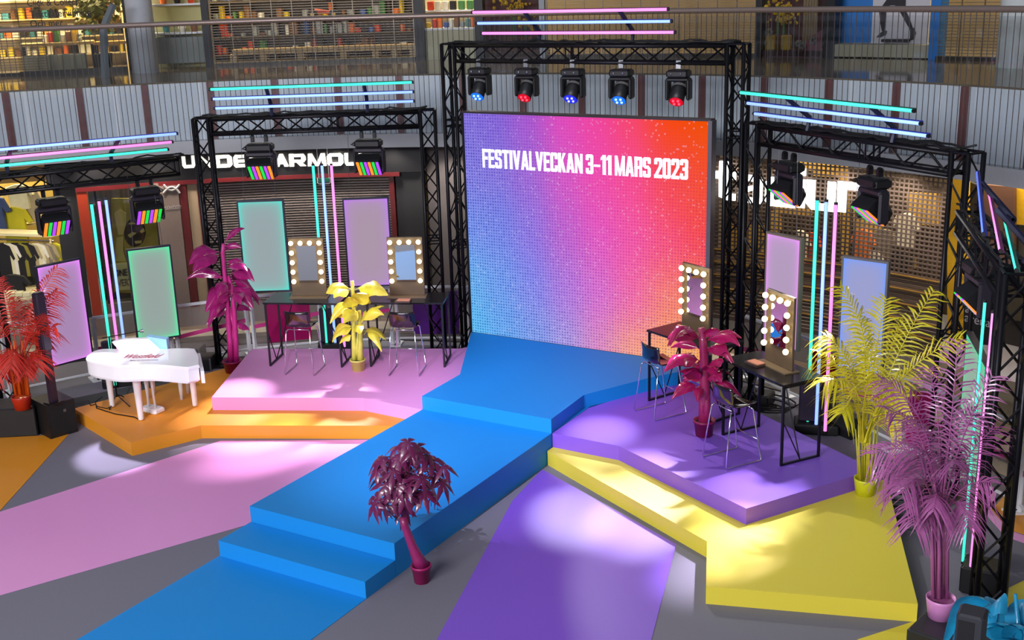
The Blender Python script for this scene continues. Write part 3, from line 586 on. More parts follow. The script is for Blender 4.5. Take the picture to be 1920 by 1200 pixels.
# far right yellow shop interior with black banner
YLW = mat('safety_yellow_post', (190, 148, 26), 0.5, var=0.2); rb_ = 14.6
for k, (x0, x1, y0, y1, m_, nm) in enumerate(((1776, 1815, 325, 700, YLW, 'yellow_panel'), (1815, 1830, 340, 700, BLK2, 'dark_panel'), (1830, 1902, 345, 520, mat('brown_panel', (86, 58, 48), 0.6), 'brown_panel'), (1902, 1960, 352, 420, YLW, 'yellow_panel'), (1890, 1960, 420, 600, mat('dim_panel', (60, 54, 44), 0.6), 'dim_panel'), (1825, 1960, 520, 760, mat('dark_shopfront', (40, 36, 36), 0.5), 'dark_panel'))):
    if k == 0: yw = thing('shop_interior', 'yellow and brown shop interior beyond the outermost truss', 'shop', (CX, CY, 0))
    MB().ext([cyl(x0, y1, rb_+0.1*k), cyl(x1, y1+6, rb_+0.1*k), cyl(x1, y0+6, rb_+0.1*k), cyl(x0, y0, rb_+0.1*k)], (0.02, 0.08, 0)).build(nm, m_, yw)
for i in range(5):
    y = 512+i*23; MB().ext([cyl(1793-i*2, y, rb_-0.1), cyl(1811-i*2, y-3, rb_-0.1), cyl(1811-i*2, y+1, rb_-0.1), cyl(1793-i*2, y+4, rb_-0.1)], (0.02, 0.03, 0)).build('yellow_rung', YLW, yw)
bn_ = thing('black_banner', 'black banner with pale Swedish words beside the yellow post', 'sign', (CX, CY, 0)); rb2 = 12.6
MB().ext([cyl(1806, 640, rb2), cyl(1880, 652, rb2), cyl(1884, 506, rb2), cyl(1808, 498, rb2)], (0.02, 0.06, 0)).build('sheet', mat('banner_black', (28, 26, 32), 0.6), bn_)
for s, x, y in (('Vi b\u00e4r', 1811, 569), ('\u00e4nna', 1809, 585), ('arena', 1808, 602)):
    p = cyl(x, y, rb2-0.04); q = cyl(x+36, y+4, rb2-0.04); Fm = frame((p.x-CX, p.y-CY, p.z), q-p); text_obj('lettering', s, mat('banner_print', (190, 184, 190), 0.6), bn_, Fm, 0.2, 1.0, 0.002)
# lower shop lamps
for a, r_, e in ((148, 15.5, 85), (142, 15.4, 75), (ca(250, 450, 14.1), 13.62, 95), (96, 15, 20), (84, 14.8, 45), (76, 14.8, 60), (68, 14.8, 55), (60, 14.4, 50)):
    p = pol(r_, a, 3.2); lamp_area('shop_ceiling_lamp', p, (p.x, p.y, 0), 1.2, e, WARM)
for i_, px in enumerate((60, 170, 290, 420, 520, 630, 730, 840, 1350, 1460, 1570, 1680, 1790)):  # unseen lights added under the soffit to brighten shutter and barriers
    p = cyl(px, 300, 13.0); lamp_spot('soffit_fill_light', (p.x, p.y, 3.25), (p.x, p.y, 0), 170, (1.0, 0.93, 0.85), 120, 0.6, 0.1)
    q = thing('soffit_fill_light', ORD[i_]+' added fill light ring under the gallery soffit from the left', 'light', (p.x, p.y, 3.27), 0, 'added fill lights under the gallery soffit'); MB().lathe((p.x, p.y, 3.28), [(0.07, 0), (0.075, 0.03)], 12).build('ring', WPT, q)
hs = thing('hanging_sign', 'small green sign in a white hanging bracket before the roller shutter', 'sign', (CX, CY, 0)); rh = 12.9
MB().tube([cyl(595, 333, rh), cyl(595.5, 343, rh), cyl(598, 345, rh), cyl(617, 344, rh), cyl(619.5, 342, rh), cyl(619.5, 333, rh)], 0.011, 6).build('bracket', WPT, hs)
MB().ext([cyl(597, 342, rh), cyl(618, 341, rh), cyl(618, 334, rh), cyl(597, 335, rh)], (0.01, 0.03, 0)).build('plate', mat('sign_green', (30, 120, 84), 0.5, emit=0.25), hs)
for px in (598, 617): q = cyl(px, 334, rh); MB().tube([(q.x, q.y, q.z), (q.x, q.y, 3.28)], 0.006, 5).build('rod', WPT, hs)
# white barrier fence around the back of the stage
GLF = film('barrier_film_clear', (150, 140, 136), 0.25); PST = film('barrier_stripe_pink', (220, 70, 150), 0.9)
pts = [(-8.6, 9.9), (-8.0, 11.2), (-7.45, 12.4), (-6.72, 13.5), (-5.95, 14.55), (-5.05, 15.45), (-4.0, 16.15), (-2.85, 16.7), (-1.6, 17.05)], [(2.1, 17.0), (3.05, 16.45), (4.05, 15.8), (5.0, 15.1), (5.85, 14.5), (6.7, 13.85), (7.2, 12.75)]
SQ = {4: (0.2, 0.85, (176, 20, 100), 'magenta'), 6: (0.25, 0.95, (96, 40, 140), 'purple'), 21: (0.5, 0.95, (190, 24, 20), 'red'), 23: (0.15, 0.6, (176, 20, 100), 'magenta')}
wh = {0: 'outermost, behind the orange palm', 1: 'behind the speaker column', 2: 'behind the piano', 3: 'beside the left truss leg', 4: 'behind the first dressing table', 5: 'behind the yellow leafy plant', 6: 'behind the second dressing table', 7: 'next to the big screen leg', 20: 'nearest the screen', 21: 'behind the front right dressing table', 22: 'behind the right light tubes', 23: 'behind the yellow palm', 24: 'behind the lilac palm', 25: 'outermost, beyond the last truss'}
for side in (0, 1):
    P = pts[side]
    for i in range(len(P)-1):
        k = side*20+i; a, b = Vector((P[i][0], P[i][1], 0)), Vector((P[i+1][0], P[i+1][1], 0)); d = (b-a).normalized(); a = a+d*0.05; b = b-d*0.05
        ex = ('with %s film square ' % SQ[k][3]) if k in SQ else ''
        g = thing('barrier_panel', 'white framed barrier panel %s%s' % (ex, wh[k]), 'barrier', a)
        for q in (a, b):
            MB().box(q+Vector((0, 0, 0.53)), (0.05, 0.05, 1.06)).build('post', WPT, g)
            MB().box(q+Vector((0, 0, 0.015)), (0.12, 0.3, 0.03), Matrix.Rotation(atan2(d.y, d.x), 3, 'Z')).build('foot', WPT, g)
        MB().tube([a+Vector((0, 0, 1.06)), b+Vector((0, 0, 1.06))], 0.03, 6).build('top_rail', WPT, g); MB().tube([a+Vector((0, 0, 0.12)), b+Vector((0, 0, 0.12))], 0.022, 6).build('bottom_rail', WPT, g)
        n_ = Vector((-d.y, d.x, 0))*0.008
        MB().ext([a+Vector((0, 0, .14)), b+Vector((0, 0, .14)), b+Vector((0, 0, 1.02)), a+Vector((0, 0, 1.02))], n_).build('pane', GLF, g)
        MB().ext([a+Vector((0, 0, .48))-n_, b+Vector((0, 0, .62))-n_, b+Vector((0, 0, .69))-n_, a+Vector((0, 0, .55))-n_], -n_*0.5).build('pink_stripe', PST, g)
        if k in SQ:
            u0, u1, cc, cn = SQ[k]; L_ = (b-a)
            MB().ext([a+L_*u0+Vector((0, 0, .2))-n_*2, a+L_*u1+Vector((0, 0, .2))-n_*2, a+L_*u1+Vector((0, 0, 1.0))-n_*2, a+L_*u0+Vector((0, 0, .92))-n_*2], -n_*0.6).build('film_square', MATS.get('film_'+cn) or film('film_'+cn, cc, 0.9), g)
# ------------------------------------------------------------------ stage platforms and floor strips
def cm(name, rgb, rough=0.48): return mat(name, rgb, rough, var=0.03, scale=80, bump=0.06, spec=0.5)
MBLU = cm('stage_blue', (0, 136, 214), 0.62); MPNK = cm('stage_pink', (226, 152, 212)); MORG = cm('stage_orange', (226, 146, 32)); MPUR = cm('stage_purple', (128, 84, 206)); MYEL = cm('stage_yellow', (226, 208, 66))
def platform(name, label, poly, z0, z1, m): return tag(MB().prism(poly, z0, z1).build(name, m), label, 'stage platform')
platform('stage_platform', 'highest blue stage platform directly before the big screen', [(-1.04, 12.73), (1.04, 12.73), (1.0, 13.77), (1.5, 14.78), (1.95, 15.5), (2.03, 15.70), (-2.09, 15.70), (-1.07, 13.77)], 0.4, 0.6, MBLU)
platform('stage_platform', 'long blue runway platform leading away from the big screen', [(-1.04, 9.17), (1.04, 9.17), (1.04, 15.5), (-1.04, 15.5)], 0.0, 0.4, MBLU)
platform('stage_step', 'low blue step at the front end of the runway', [(-1.04, 8.63), (1.04, 8.63), (1.04, 9.16), (-1.04, 9.16)], 0.0, 0.2, MBLU)
platform('stage_platform', 'pink stage platform under the two left dressing tables', [(-4.18, 11.77), (-2.1, 12.74), (-1.05, 12.72), (-1.05, 13.8), (-1.5, 14.7), (-2.05, 15.5), (-2.1, 15.38), (-5.3, 13.86)], 0.2, 0.4, MPNK)
platform('stage_platform', 'low orange stage platform carrying the white piano', [(-6.17, 10.88), (-4.29, 10.29), (-3.88, 11.22), (-1.05, 12.58), (-1.05, 13.8), (-1.5, 14.7), (-2.05, 15.5), (-2.1, 15.38), (-5.3, 13.86), (-5.40, 13.42)], 0.0, 0.2, MORG)
platform('stage_platform', 'purple stage platform under the two right dressing tables', [(4.11, 11.69), (5.11, 13.42), (3.4, 14.55), (1.95, 15.5), (1.4, 14.7), (1.05, 13.8), (1.05, 12.74), (2.03, 12.73)], 0.2, 0.4, MPUR)
platform('stage_platform', 'low yellow stage platform in front of the purple one', [(4.225, 10.17), (6.19, 10.79), (5.2, 13.67), (5.1, 13.43), (3.4, 14.55), (1.95, 15.5), (1.4, 14.7), (1.05, 13.8), (1.05, 12.59), (3.87, 11.11)], 0.0, 0.2, MYEL)
def strip(label, poly, m, z=0.006): return tag(MB().prism(poly, 0.0, z).build('carpet_strip', m), label, 'carpet')
strip('orange carpet strip running from the black speakers to the photo edge', [(-6.6, 9.9), (-5.8, 10.45), (-4.43, 8.27), (-2.4, 5.0), (-6.5, 4.0), (-9, 9)], MORG)
strip('pink carpet strip running from the orange platform to the floor edge', [(-4.39, 8.23), (-3.56, 11.26), (-1.05, 12.55), (-1.05, 9.97), (-2.55, 6.86), (-3.2, 5.5), (-5.2, 5.5)], MPNK)
strip('blue carpet strip continuing the runway on the floor', [(-1.05, 8.63), (-1.06, 5.2), (1.05, 5.2), (1.04, 8.63)], MBLU)
strip('purple carpet strip fanning out between runway and yellow platform', [(1.06, 12.42), (3.45, 11.25), (4.01, 9.29), (4.8, 6.5), (2.9, 5.5), (2.15, 8.31), (1.2, 11.4)], MPUR)
strip('yellow carpet strip at the tip of the yellow platform', [(5.77, 10.21), (6.21, 10.85), (6.5, 9.6), (6.5, 7.5), (4.9, 8.2)], MYEL)
strip('small yellow carpet strip beyond the outermost right truss', [(6.88, 11.9), (7.0, 12.15), (8.4, 11.5), (8.2, 10.6), (6.95, 11.2)], MYEL)
strip('orange carpet strip seen through the outermost right truss', [(6.50, 14.3), (6.42, 13.75), (6.68, 13.3), (8.2, 12.9), (8.2, 14.4)], MORG)
strip('narrow pink carpet strip seen through the outermost right truss', [(6.2, 14.2), (6.30, 13.75), (6.66, 13.12), (8.2, 12.5), (8.2, 12.75), (6.68, 13.28), (6.42, 13.75), (6.4, 14.3)], MPNK, 0.007)
tag(MB().prism([(-7.2, 11.1), (-5.95, 11.45), (-5.45, 13.3), (-6.1, 13.4)], 0.0, 0.02).build('stage_mat', mat('dark_mat', (58, 62, 62), 0.8, bump=0.2)), 'dark grey mat on the floor behind the piano platform', 'mat')

# ------------------------------------------------------------------ big LED screen
sc = thing('led_screen', 'huge glowing LED screen with festival lettering at the stage back', 'screen', (0, 15.78, 0.6))
G_ = [[(115, 92, 216), (126, 88, 214), (168, 78, 206), (224, 70, 186), (240, 66, 158), (246, 70, 108), (246, 72, 20), (240, 80, 0)],
      [(108, 104, 222), (124, 102, 220), (158, 92, 212), (214, 78, 196), (240, 70, 172), (248, 70, 142), (248, 66, 72), (246, 72, 24)],
      [(90, 134, 236), (98, 122, 232), (138, 106, 226), (190, 86, 206), (230, 76, 190), (246, 74, 160), (250, 70, 112), (248, 60, 60)],
      [(66, 172, 240), (84, 150, 240), (118, 126, 236), (174, 110, 222), (218, 96, 204), (246, 96, 160), (252, 122, 90), (250, 130, 50)],
      [(30, 188, 244), (60, 164, 242), (104, 150, 236), (160, 142, 226), (222, 130, 190), (250, 156, 116), (252, 172, 60), (248, 164, 30)]]
def gcol(u, v):
    x = u*7; y = (1-v)*4; i = min(6, int(x)); j = min(3, int(y)); fx = x-i; fy = y-j; fx = fx*fx*(3-2*fx)*0.5+fx*0.5; fy = fy*fy*(3-2*fy)*0.5+fy*0.5
    o = []
    for k in range(3):
        a = G_[j][i][k]*(1-fx)+G_[j][i+1][k]*fx; b = G_[j+1][i][k]*(1-fx)+G_[j+1][i+1][k]*fx; o.append(s2l(a*(1-fy)+b*fy))
    return o
SX0, SX1, SZ0, SZ1 = -2.08, 2.03, 0.6, 4.217
nx, nz = 48, 42; mb = MB()
mb.v = [(SX0+(SX1-SX0)*i/nx, 15.72, SZ0+(SZ1-SZ0)*j/nz) for j in range(nz+1) for i in range(nx+1)]
mb.f = [(j*(nx+1)+i, j*(nx+1)+i+1, (j+1)*(nx+1)+i+1, (j+1)*(nx+1)+i) for j in range(nz) for i in range(nx)]
sm = bpy.data.materials.new('screen_picture'); sm.use_nodes = True; nt = sm.node_tree; N = nt.nodes; L = nt.links; N.remove(N['Principled BSDF'])
def nd(t, **k):
    n = N.new(t)
    for a, b in k.items(): setattr(n, a, b)
    return n
at = nd('ShaderNodeAttribute', attribute_name='picture'); uvn = nd('ShaderNodeUVMap')
def vm(op, a, b=None):
    n = nd('ShaderNodeVectorMath', operation=op); L.new(a, n.inputs[0])
    if b is not None:
        if isinstance(b, tuple): n.inputs[1].default_value = b
        else: L.new(b, n.inputs[1])
    return n.outputs[0] if op not in ('LENGTH', 'DISTANCE') else n.outputs[1]
def ma(op, a, b=0.0, c=None):
    n = nd('ShaderNodeMath', operation=op)
    for i, v in enumerate((a, b, c)):
        if v is None: continue
        if isinstance(v, (int, float)): n.inputs[i].default_value = v
        else: L.new(v, n.inputs[i])
    return n.outputs[0]
cells = vm('MULTIPLY', uvn.outputs[0], (88.0, 77.0, 0.0)); fl_ = vm('FLOOR', cells); fr_ = vm('SUBTRACT', vm('FRACTION', cells), (0.5, 0.5, 0.0))
dist = vm('LENGTH', fr_); wn = nd('ShaderNodeTexWhiteNoise', noise_dimensions='2D'); L.new(fl_, wn.inputs['Vector'])
ns = nd('ShaderNodeTexNoise'); ns.inputs['Scale'].default_value = 4.2; ns.inputs['Detail'].default_value = 3; L.new(uvn.outputs[0], ns.inputs['Vector'])
cel2 = vm('FLOOR', vm('MULTIPLY', uvn.outputs[0], (176.0, 154.0, 0.0))); wn2 = nd('ShaderNodeTexWhiteNoise', noise_dimensions='2D'); L.new(cel2, wn2.inputs['Vector'])
sx = nd('ShaderNodeSeparateXYZ'); L.new(uvn.outputs[0], sx.inputs[0])
# halftone crosses stand out low and left, sparkles everywhere
low = ma('MULTIPLY', ma('SUBTRACT', 1.0, sx.outputs[1]), ma('ADD', ns.outputs[0], 0.35))
lef = ma('MULTIPLY', ma('POWER', ma('SUBTRACT', 1.0, sx.outputs[0]), 3.0), 0.8)
amt = ma('MINIMUM', ma('ADD', ma('MULTIPLY', low, 0.95), lef), 1.0)
dots = ma('LESS_THAN', dist, ma('ADD', 0.22, ma('MULTIPLY', wn.outputs[0], 0.14)))
spark = ma('MULTIPLY', ma('GREATER_THAN', wn2.outputs[0], 0.965), ma('POWER', ns.outputs[0], 1.3))
dk = ma('MULTIPLY', ma('MULTIPLY', dots, amt), 0.5)
lt = ma('MULTIPLY', ma('MULTIPLY', ma('SUBTRACT', 1.0, dots), amt), 0.15)
m1 = nd('ShaderNodeMix', data_type='RGBA'); L.new(dk, m1.inputs[0]); L.new(at.outputs[0], m1.inputs[6]); m1.inputs[7].default_value = (0.05, 0.05, 0.35, 1)
m2 = nd('ShaderNodeMix', data_type='RGBA'); L.new(ma('MINIMUM', ma('ADD', lt, ma('MULTIPLY', spark, 0.42)), 0.6), m2.inputs[0]); L.new(m1.outputs[2], m2.inputs[6]); m2.inputs[7].default_value = (0.85, 0.8, 1.0, 1)
em = nd('ShaderNodeEmission'); em.inputs[1].default_value = 1.0; L.new(m2.outputs[2], em.inputs[0]); L.new(em.outputs[0], N['Material Output'].inputs[0])
scr = mb.build('display', sm, sc); me = scr.data
ca_ = me.color_attributes.new('picture', 'FLOAT_COLOR', 'POINT')
for i in range(len(me.vertices)): ca_.data[i].color = tuple(gcol((i % (nx+1))/nx, (i//(nx+1))/nz))+(1,)
uvl = me.uv_layers.new(name='UVMap')
for lp in me.loops: vi = lp.vertex_index; uvl.data[lp.index].uv = ((vi % (nx+1))/nx, (vi//(nx+1))/nz)
FRS = mat('screen_frame', (64, 58, 66), 0.4, 0.5)
MB().box((0, 15.80, 2.4), (4.11, 0.13, 3.6)).build('cabinet', BLK, sc)
MB().box((2.06, 15.78, 2.41), (0.06, 0.18, 3.64)).build('frame_side', mat('screen_side_grey', (104, 98, 108), 0.4, 0.4), sc); MB().box((-2.10, 15.78, 2.41), (0.03, 0.16, 3.64)).build('frame_side', BLK, sc); MB().box((-0.02, 15.78, 4.235), (4.18, 0.17, 0.03)).build('frame_top', FRS, sc)
LET = mat('screen_lettering', (232, 226, 250), 0.5, emit=0.72)
def scrp(px, py, Y=15.715):
    d = ray(px, py); t = (Y-CAMP.y)/d.y; return CAMP+d*t
def HG(ch):
    # heavy condensed capitals, unit box
    t, u = 0.40, 0.17; L_ = [(0, 0), (t, 0), (t, 1), (0, 1)]; R_ = [(1-t, 0), (1, 0), (1, 1), (1-t, 1)]
    top, bot, mid = [(0, 1-u), (1, 1-u), (1, 1), (0, 1)], [(0, 0), (1, 0), (1, u), (0, u)], [(0, .43), (.92, .43), (.92, .43+u), (0, .43+u)]
    cap = lambda y0, y1, f: [(0, y0), (1, y0), (.84, y1), (.16, y1)] if f else [(.16, y0), (.84, y0), (1, y1), (0, y1)]
    def bow(y0, y1, left=True, right=True):
        o = [[(.16, y1-u), (.84, y1-u), (.84, y1), (.16, y1)], [(.16, y0), (.84, y0), (.84, y0+u), (.16, y0+u)]]
        if left: o += [[(0, y0+.07), (.16, y0), (t, y0+u*.8), (t, y1-u*.8), (.16, y1), (0, y1-.07)]]
        if right: o += [[(1, y0+.07), (.84, y0), (1-t, y0+u*.8), (1-t, y1-u*.8), (.84, y1), (1, y1-.07)]]
        return o
    G = {'F': [L_, top, mid], 'E': [L_, top, mid, bot], 'T': [[(.5-t/2, 0), (.5+t/2, 0), (.5+t/2, 1), (.5-t/2, 1)], top], 'I': [[(0, 0), (1, 0), (1, 1), (0, 1)]],
     'V': [[(0, 1), (.36, 1), (.62, 0), (.34, 0)], [(1, 1), (.64, 1), (.38, 0), (.66, 0)]], 'A': [[(0, 0), (.34, 0), (.62, 1), (.3, 1)], [(1, 0), (.66, 0), (.38, 1), (.7, 1)], [(.24, .18), (.76, .18), (.7, .34), (.3, .34)]],
     'L': [L_, bot], 'C': bow(0, 1, True, False)+[[(1-t, .66), (1, .66), (1, .93), (.84, 1), (1-t, 1-u)], [(1-t, .34), (1, .34), (1, .07), (.84, 0), (1-t, u)]], 'K': [L_, [(.3, .42), (.62, .62), (1, 1), (.62, 1)], [(.3, .5), (.62, .66), (1, 0), (.6, 0)], [(.3, .36), (.6, .44), (.6, .64), (.3, .56)]],
     'N': [[(0, 0), (.33, 0), (.33, 1), (0, 1)], [(.67, 0), (1, 0), (1, 1), (.67, 1)], [(0, 1), (.36, 1), (1, 0), (.64, 0)]], 'M': [[(0, 0), (.25, 0), (.25, 1), (0, 1)], [(.75, 0), (1, 0), (1, 1), (.75, 1)], [(0, 1), (.28, 1), (.6, 0), (.4, 0)], [(1, 1), (.72, 1), (.4, 0), (.6, 0)]],
     'R': [L_, [(0, 1-u), (.86, 1-u), (.86, 1), (0, 1)], [(1-t, .5), (1, .54), (1, .93), (.86, 1), (1-t, .85)], [(0, .4), (.86, .4), (1, .5), (1, .54), (0, .54)], [(1-t, 0), (1, 0), (.97, .44), (1-t, .44)]],
     'S': [[(0, .55), (t, .5), (t, .86), (.16, 1), (0, .93)], [(.16, 1-u), (.84, 1-u), (.84, 1), (.16, 1)], [(1-t, .68), (1, .68), (1, .93), (.84, 1), (1-t, .86)], [(0, .55), (.3, .42), (1, .45), (.7, .6)], [(1-t, .14), (1, .07), (1, .45), (1-t, .5)], [(.16, 0), (.84, 0), (.84, u), (.16, u)], [(0, .07), (.16, 0), (t, .14), (t, .32), (0, .32)], [(.84, 0), (1, .07), (1-t, .14)]],
     '0': bow(0, 1), '1': [[(.35, 0), (1, 0), (1, 1), (.35, 1)], [(0, .72), (.4, .78), (.4, 1), (0, .86)]],
     '2': [[(0, .68), (t, .68), (t, .86), (.16, 1), (0, .93)], [(.16, 1-u), (.84, 1-u), (.84, 1), (.16, 1)], [(1-t, .55), (1, .58), (1, .93), (.84, 1), (1-t, .86)], [(0, .12), (t, .12), (1, .6), (1-t, .6)], bot],
     '3': [[(0, .7), (t, .7), (t, .86), (.16, 1), (0, .93)], [(.16, 1-u), (.84, 1-u), (.84, 1), (.16, 1)], [(1-t, .56), (1, .56), (1, .93), (.84, 1), (1-t, .86)], [(.3, .43), (.9, .43), (1, .5), (.9, .59), (.3, .59)], [(1-t, .1), (.84, 0), (1, .07), (1, .46), (1-t, .46)], [(.16, 0), (.84, 0), (.84, u), (.16, u)], [(0, .07), (.16, 0), (t, .14), (t, .3), (0, .3)]],
     '-': [[(0, .38), (1, .38), (1, .5), (0, .5)]]}
    return G[ch]
adv = {'I': .42, 'M': 1.3, 'N': 1.05, '-': .85, '1': .68, ' ': .30, 'V': 1.08, 'A': 1.1, 'K': 1.05, 'E': .86, 'F': .84, 'L': .82}
a_, b_, top_ = scrp(905, 314), scrp(1290, 337.5), scrp(905, 279); msg = 'FESTIVALVECKAN 3-11 MARS 2023'; gap = 0.055
tot = sum(adv.get(c, 1.0) for c in msg)+gap*(len(msg)-1); k_ = (b_.x-a_.x)/tot; h_ = top_.z-a_.z; x = a_.x
for c in msg:
    w_ = adv.get(c, 1.0)*k_
    if c != ' ':
        zb = a_.z; mb = MB()
        for poly in HG(c): mb.ext([(x+q[0]*w_, 15.716, zb+q[1]*h_) for q in poly], (0, 0.003, 0))
        mb.build('letter', LET, sc)
    x += w_+gap*k_

# ------------------------------------------------------------------ box trusses
def truss_parts(par, nm, p0, p1, w=0.29, side=None):
    p0, p1 = Vector(p0), Vector(p1); t = (p1-p0).normalized(); L_ = (p1-p0).length
    a = Vector(side).normalized() if side is not None else t.orthogonal().normalized(); b = t.cross(a); h = w/2-0.026
    cs = [(a*h*i+b*h*j) for i, j in ((-1, -1), (1, -1), (1, 1), (-1, 1))]; n = max(2, round(L_/0.31)); mb = MB()
    for k in range(4):
        c0, c1 = cs[k], cs[(k+1) % 4]
        for i in range(n):
            q0, q1 = (c0, c1) if (i+k) % 2 == 0 else (c1, c0); mb.tube([p0+q0+t*(L_*i/n), p0+q1+t*(L_*(i+1)/n)], 0.0125, 4, False)
        for e in (0.0, L_): mb.tube([p0+c0+t*e, p0+c1+t*e], 0.016, 5, False)
        m_ = 2.0
        while m_ < L_-0.6:
            for o_ in (-0.05, 0.05): mb.tube([p0+c0+t*(m_+o_), p0+c1+t*(m_+o_)], 0.012, 4, False)
            m_ += 2.0
    o = mb.build(nm, TRS, par)
    for c in cs: MB().tube([p0+c, p1+c], 0.03, 7).build('chord', TRS, o, True)
    return o
def wav_cable(mb, p0, p1, r, amp, seed):
    rc = random.Random(seed); p0, p1 = Vector(p0), Vector(p1); n = int((p1-p0).length/0.16)+2
    mb.tube([p0+(p1-p0)*(i/n)+Vector((rc.uniform(-amp, amp), rc.uniform(-amp, amp), abs(rc.gauss(0, amp*0.8)))) for i in range(n+1)], r, 5)
def gantry(label, A, B, h, legs, seed):
    A, B = Vector((A[0], A[1], 0)), Vector((B[0], B[1], 0)); d = (B-A).normalized(); g = thing('truss_gantry', label, 'truss', A); z = h-0.145
    for q in legs:
        q = Vector((q[0], q[1], 0)); truss_parts(g, 'leg', q+Vector((0, 0, 0.03)), q+Vector((0, 0, h)), side=d)
        MB().box(q+Vector((0, 0, 0.015)), (0.55, 0.55, 0.03), Matrix.Rotation(atan2(d.y, d.x), 3, 'Z')).build('base_plate', BLK, g)
    truss_parts(g, 'beam', A+d*0.15+Vector((0, 0, z)), B-d*0.15+Vector((0, 0, z)), side=(0, 0, 1))
    n_ = Vector((-d.y, d.x, 0))
    for k in range(3):
        mb = MB(); wav_cable(mb, A+n_*(0.1*(k-1))+Vector((0, 0, h+0.015)), B+n_*(0.1*(k-1))+Vector((0, 0, h+0.015)), 0.014, 0.022, seed+k); mb.build('cable', CAB, g, True)
    return g, A, B, d, n_
gc = gantry('tall black truss gantry framing the big screen', (-2.4, 15.95), (2.36, 15.95), 5.275, [(-2.4, 15.95), (2.36, 15.95)], 1)
gl = gantry('black truss gantry over the two left dressing tables', (-6.05, 13.99), (-3.0, 16.05), 4.21, [(-6.05, 13.99), (-3.0, 16.05)], 11)
gr = gantry('black truss gantry over the two right dressing tables', (2.70, 15.88), (5.81, 13.94), 4.2, [(2.70, 15.88), (5.81, 13.94)], 21)
gfl = gantry('low black truss gantry behind the white piano', (-6.22, 13.72), (-7.68, 10.87), 3.62, [(-7.68, 10.87)], 31)
gfr = gantry('low black truss gantry nearest the camera at the right edge', (5.9, 13.6), (6.82, 10.75), 3.64, [(6.82, 10.75)], 41)
# ------------------------------------------------------------------ LED tubes
TC = {'teal': (70, 236, 200), 'ice blue': (150, 188, 255), 'pink': (255, 140, 226), 'blue': (90, 120, 255)}
HOUS = {'teal': (10, 90, 80), 'ice blue': (20, 40, 190), 'pink': (110, 20, 90), 'blue': (16, 24, 130)}
TM = {k: mat('tube_'+k.replace(' ', '_'), v, 0.4, emit=1.15) for k, v in TC.items()}
HM = {k: mat('tube_housing_'+k.replace(' ', '_'), v, 0.4) for k, v in HOUS.items()}
def tube_light(label, p0, p1, col, face, group=None, r=0.026):
    p0, p1 = Vector(p0), Vector(p1); f = Vector(face).normalized(); t = thing('light_tube', label, 'light', p0, 0, group)
    MB().tube([p0, p1], r, 10).build('diffuser', TM[col], t, True)
    u = (p1-p0).normalized(); sd = u.cross(f); b = MB(); q = -f*(r*0.9)
    b.loft([[p+q+sd*r*1.15+f*r*0.9, p+q-sd*r*1.15+f*r*0.9, p+q-sd*r*1.15-f*r*0.8, p+q+sd*r*1.15-f*r*0.8] for p in (p0-u*0.02, p1+u*0.02)]); b.build('housing', HM[col], t)
    for p, s_ in ((p0, -1), (p1, 1)): MB().tube([p, p+u*0.03*s_], r*1.12, 10).build('end_cap', BLK2, t)
    return t
def triple(side_lbl, pa, pb, d, n_out, offs, zs, cols, zt):
    # three tubes on two leaning arms over a gantry; offs = distance in front of the beam
    pts = []
    for nm, c, o, z, (e0, e1) in zip(('upper', 'middle', 'lower'), cols, offs, zs, (pa, pa, pa) if not isinstance(pa[0], tuple) else pa):
        q0, q1 = pb+d*e0+n_out*o, pb+d*e1+n_out*o; q0.z = q1.z = z; tube_light('%s horizontal %s light tube of the three %s' % (nm, c, side_lbl), q0, q1, c, n_out+Vector((0, 0, -0.2)), None, 0.021); pts.append((q0, q1))
    for f in (0.27, 0.76):
        b = pts[2][0].lerp(pts[2][1], f); tp = pts[0][0].lerp(pts[0][1], f); base = b-n_out*(offs[2]); base.z = zt
        m = thing('tube_mast', 'slim mast carrying the light tubes %s, %s' % (side_lbl, 'first of two' if f < 0.5 else 'second of two'), 'mast', base)
        bk = base+Vector((0, 0, 0.0)); kn = b-n_out*(offs[2])*0.9-n_out*0.06; MB().tube([bk, kn], 0.03, 6).build('post', mat('mast_navy', (30, 32, 64), 0.5), m)
        MB().tube([kn, tp-n_out*0.075+Vector((0, 0, -0.01))], 0.032, 6).build('arm', MATS['mast_navy'], m)
Z3 = Vector((0, 0, 0))
triple('above the big screen gantry', (0.0, 3.16), Vector((-1.66, 15.95, 0)), Vector((1, 0, 0)), Vector((0, -1, 0)), (0.50, 0.38, 0.25), (5.765, 5.60, 5.445), ('pink', 'ice blue', 'pink'), 5.29)
triple('above the left gantry', (0.42, 3.57), Vector((-6.05, 13.8, 0)), gl[3], -gl[4], (0.45, 0.33, 0.2), (4.71, 4.55, 4.39), ('teal', 'ice blue', 'ice blue'), 4.22)
triple('above the right gantry', (0.48, 3.52), Vector((2.5, 15.85, 0)), gr[3], -gr[4], (0.45, 0.33, 0.2), (4.68, 4.53, 4.38), ('teal', 'ice blue', 'ice blue'), 4.21)
Fd = Vector((-1.6, -2.96, 0)).normalized(); Fn = Vector((2.96, -1.6, 0)).normalized()
triple('above the low gantry by the piano', (0.42, 3.56), Vector((-6.1, 13.75, 0)), Fd, Fn, (0.75, 0.43, 0.12), (4.09, 3.93, 3.78), ('ice blue', 'pink', 'teal'), 3.63)
for nm, c, a, b, z in (('upper', 'blue', (6.05, 13.15), (6.62, 10.03), 4.1), ('middle', 'pink', (6.20, 12.98), (6.748, 10.12), 3.95), ('lower', 'teal', (6.36, 12.86), (6.883, 10.12), 3.8)):
    tube_light('%s %s light tube above the gantry at the right edge' % (nm, c), (a[0], a[1], z), (b[0], b[1], z), c, (-1, -0.2, -0.2), None, 0.016)
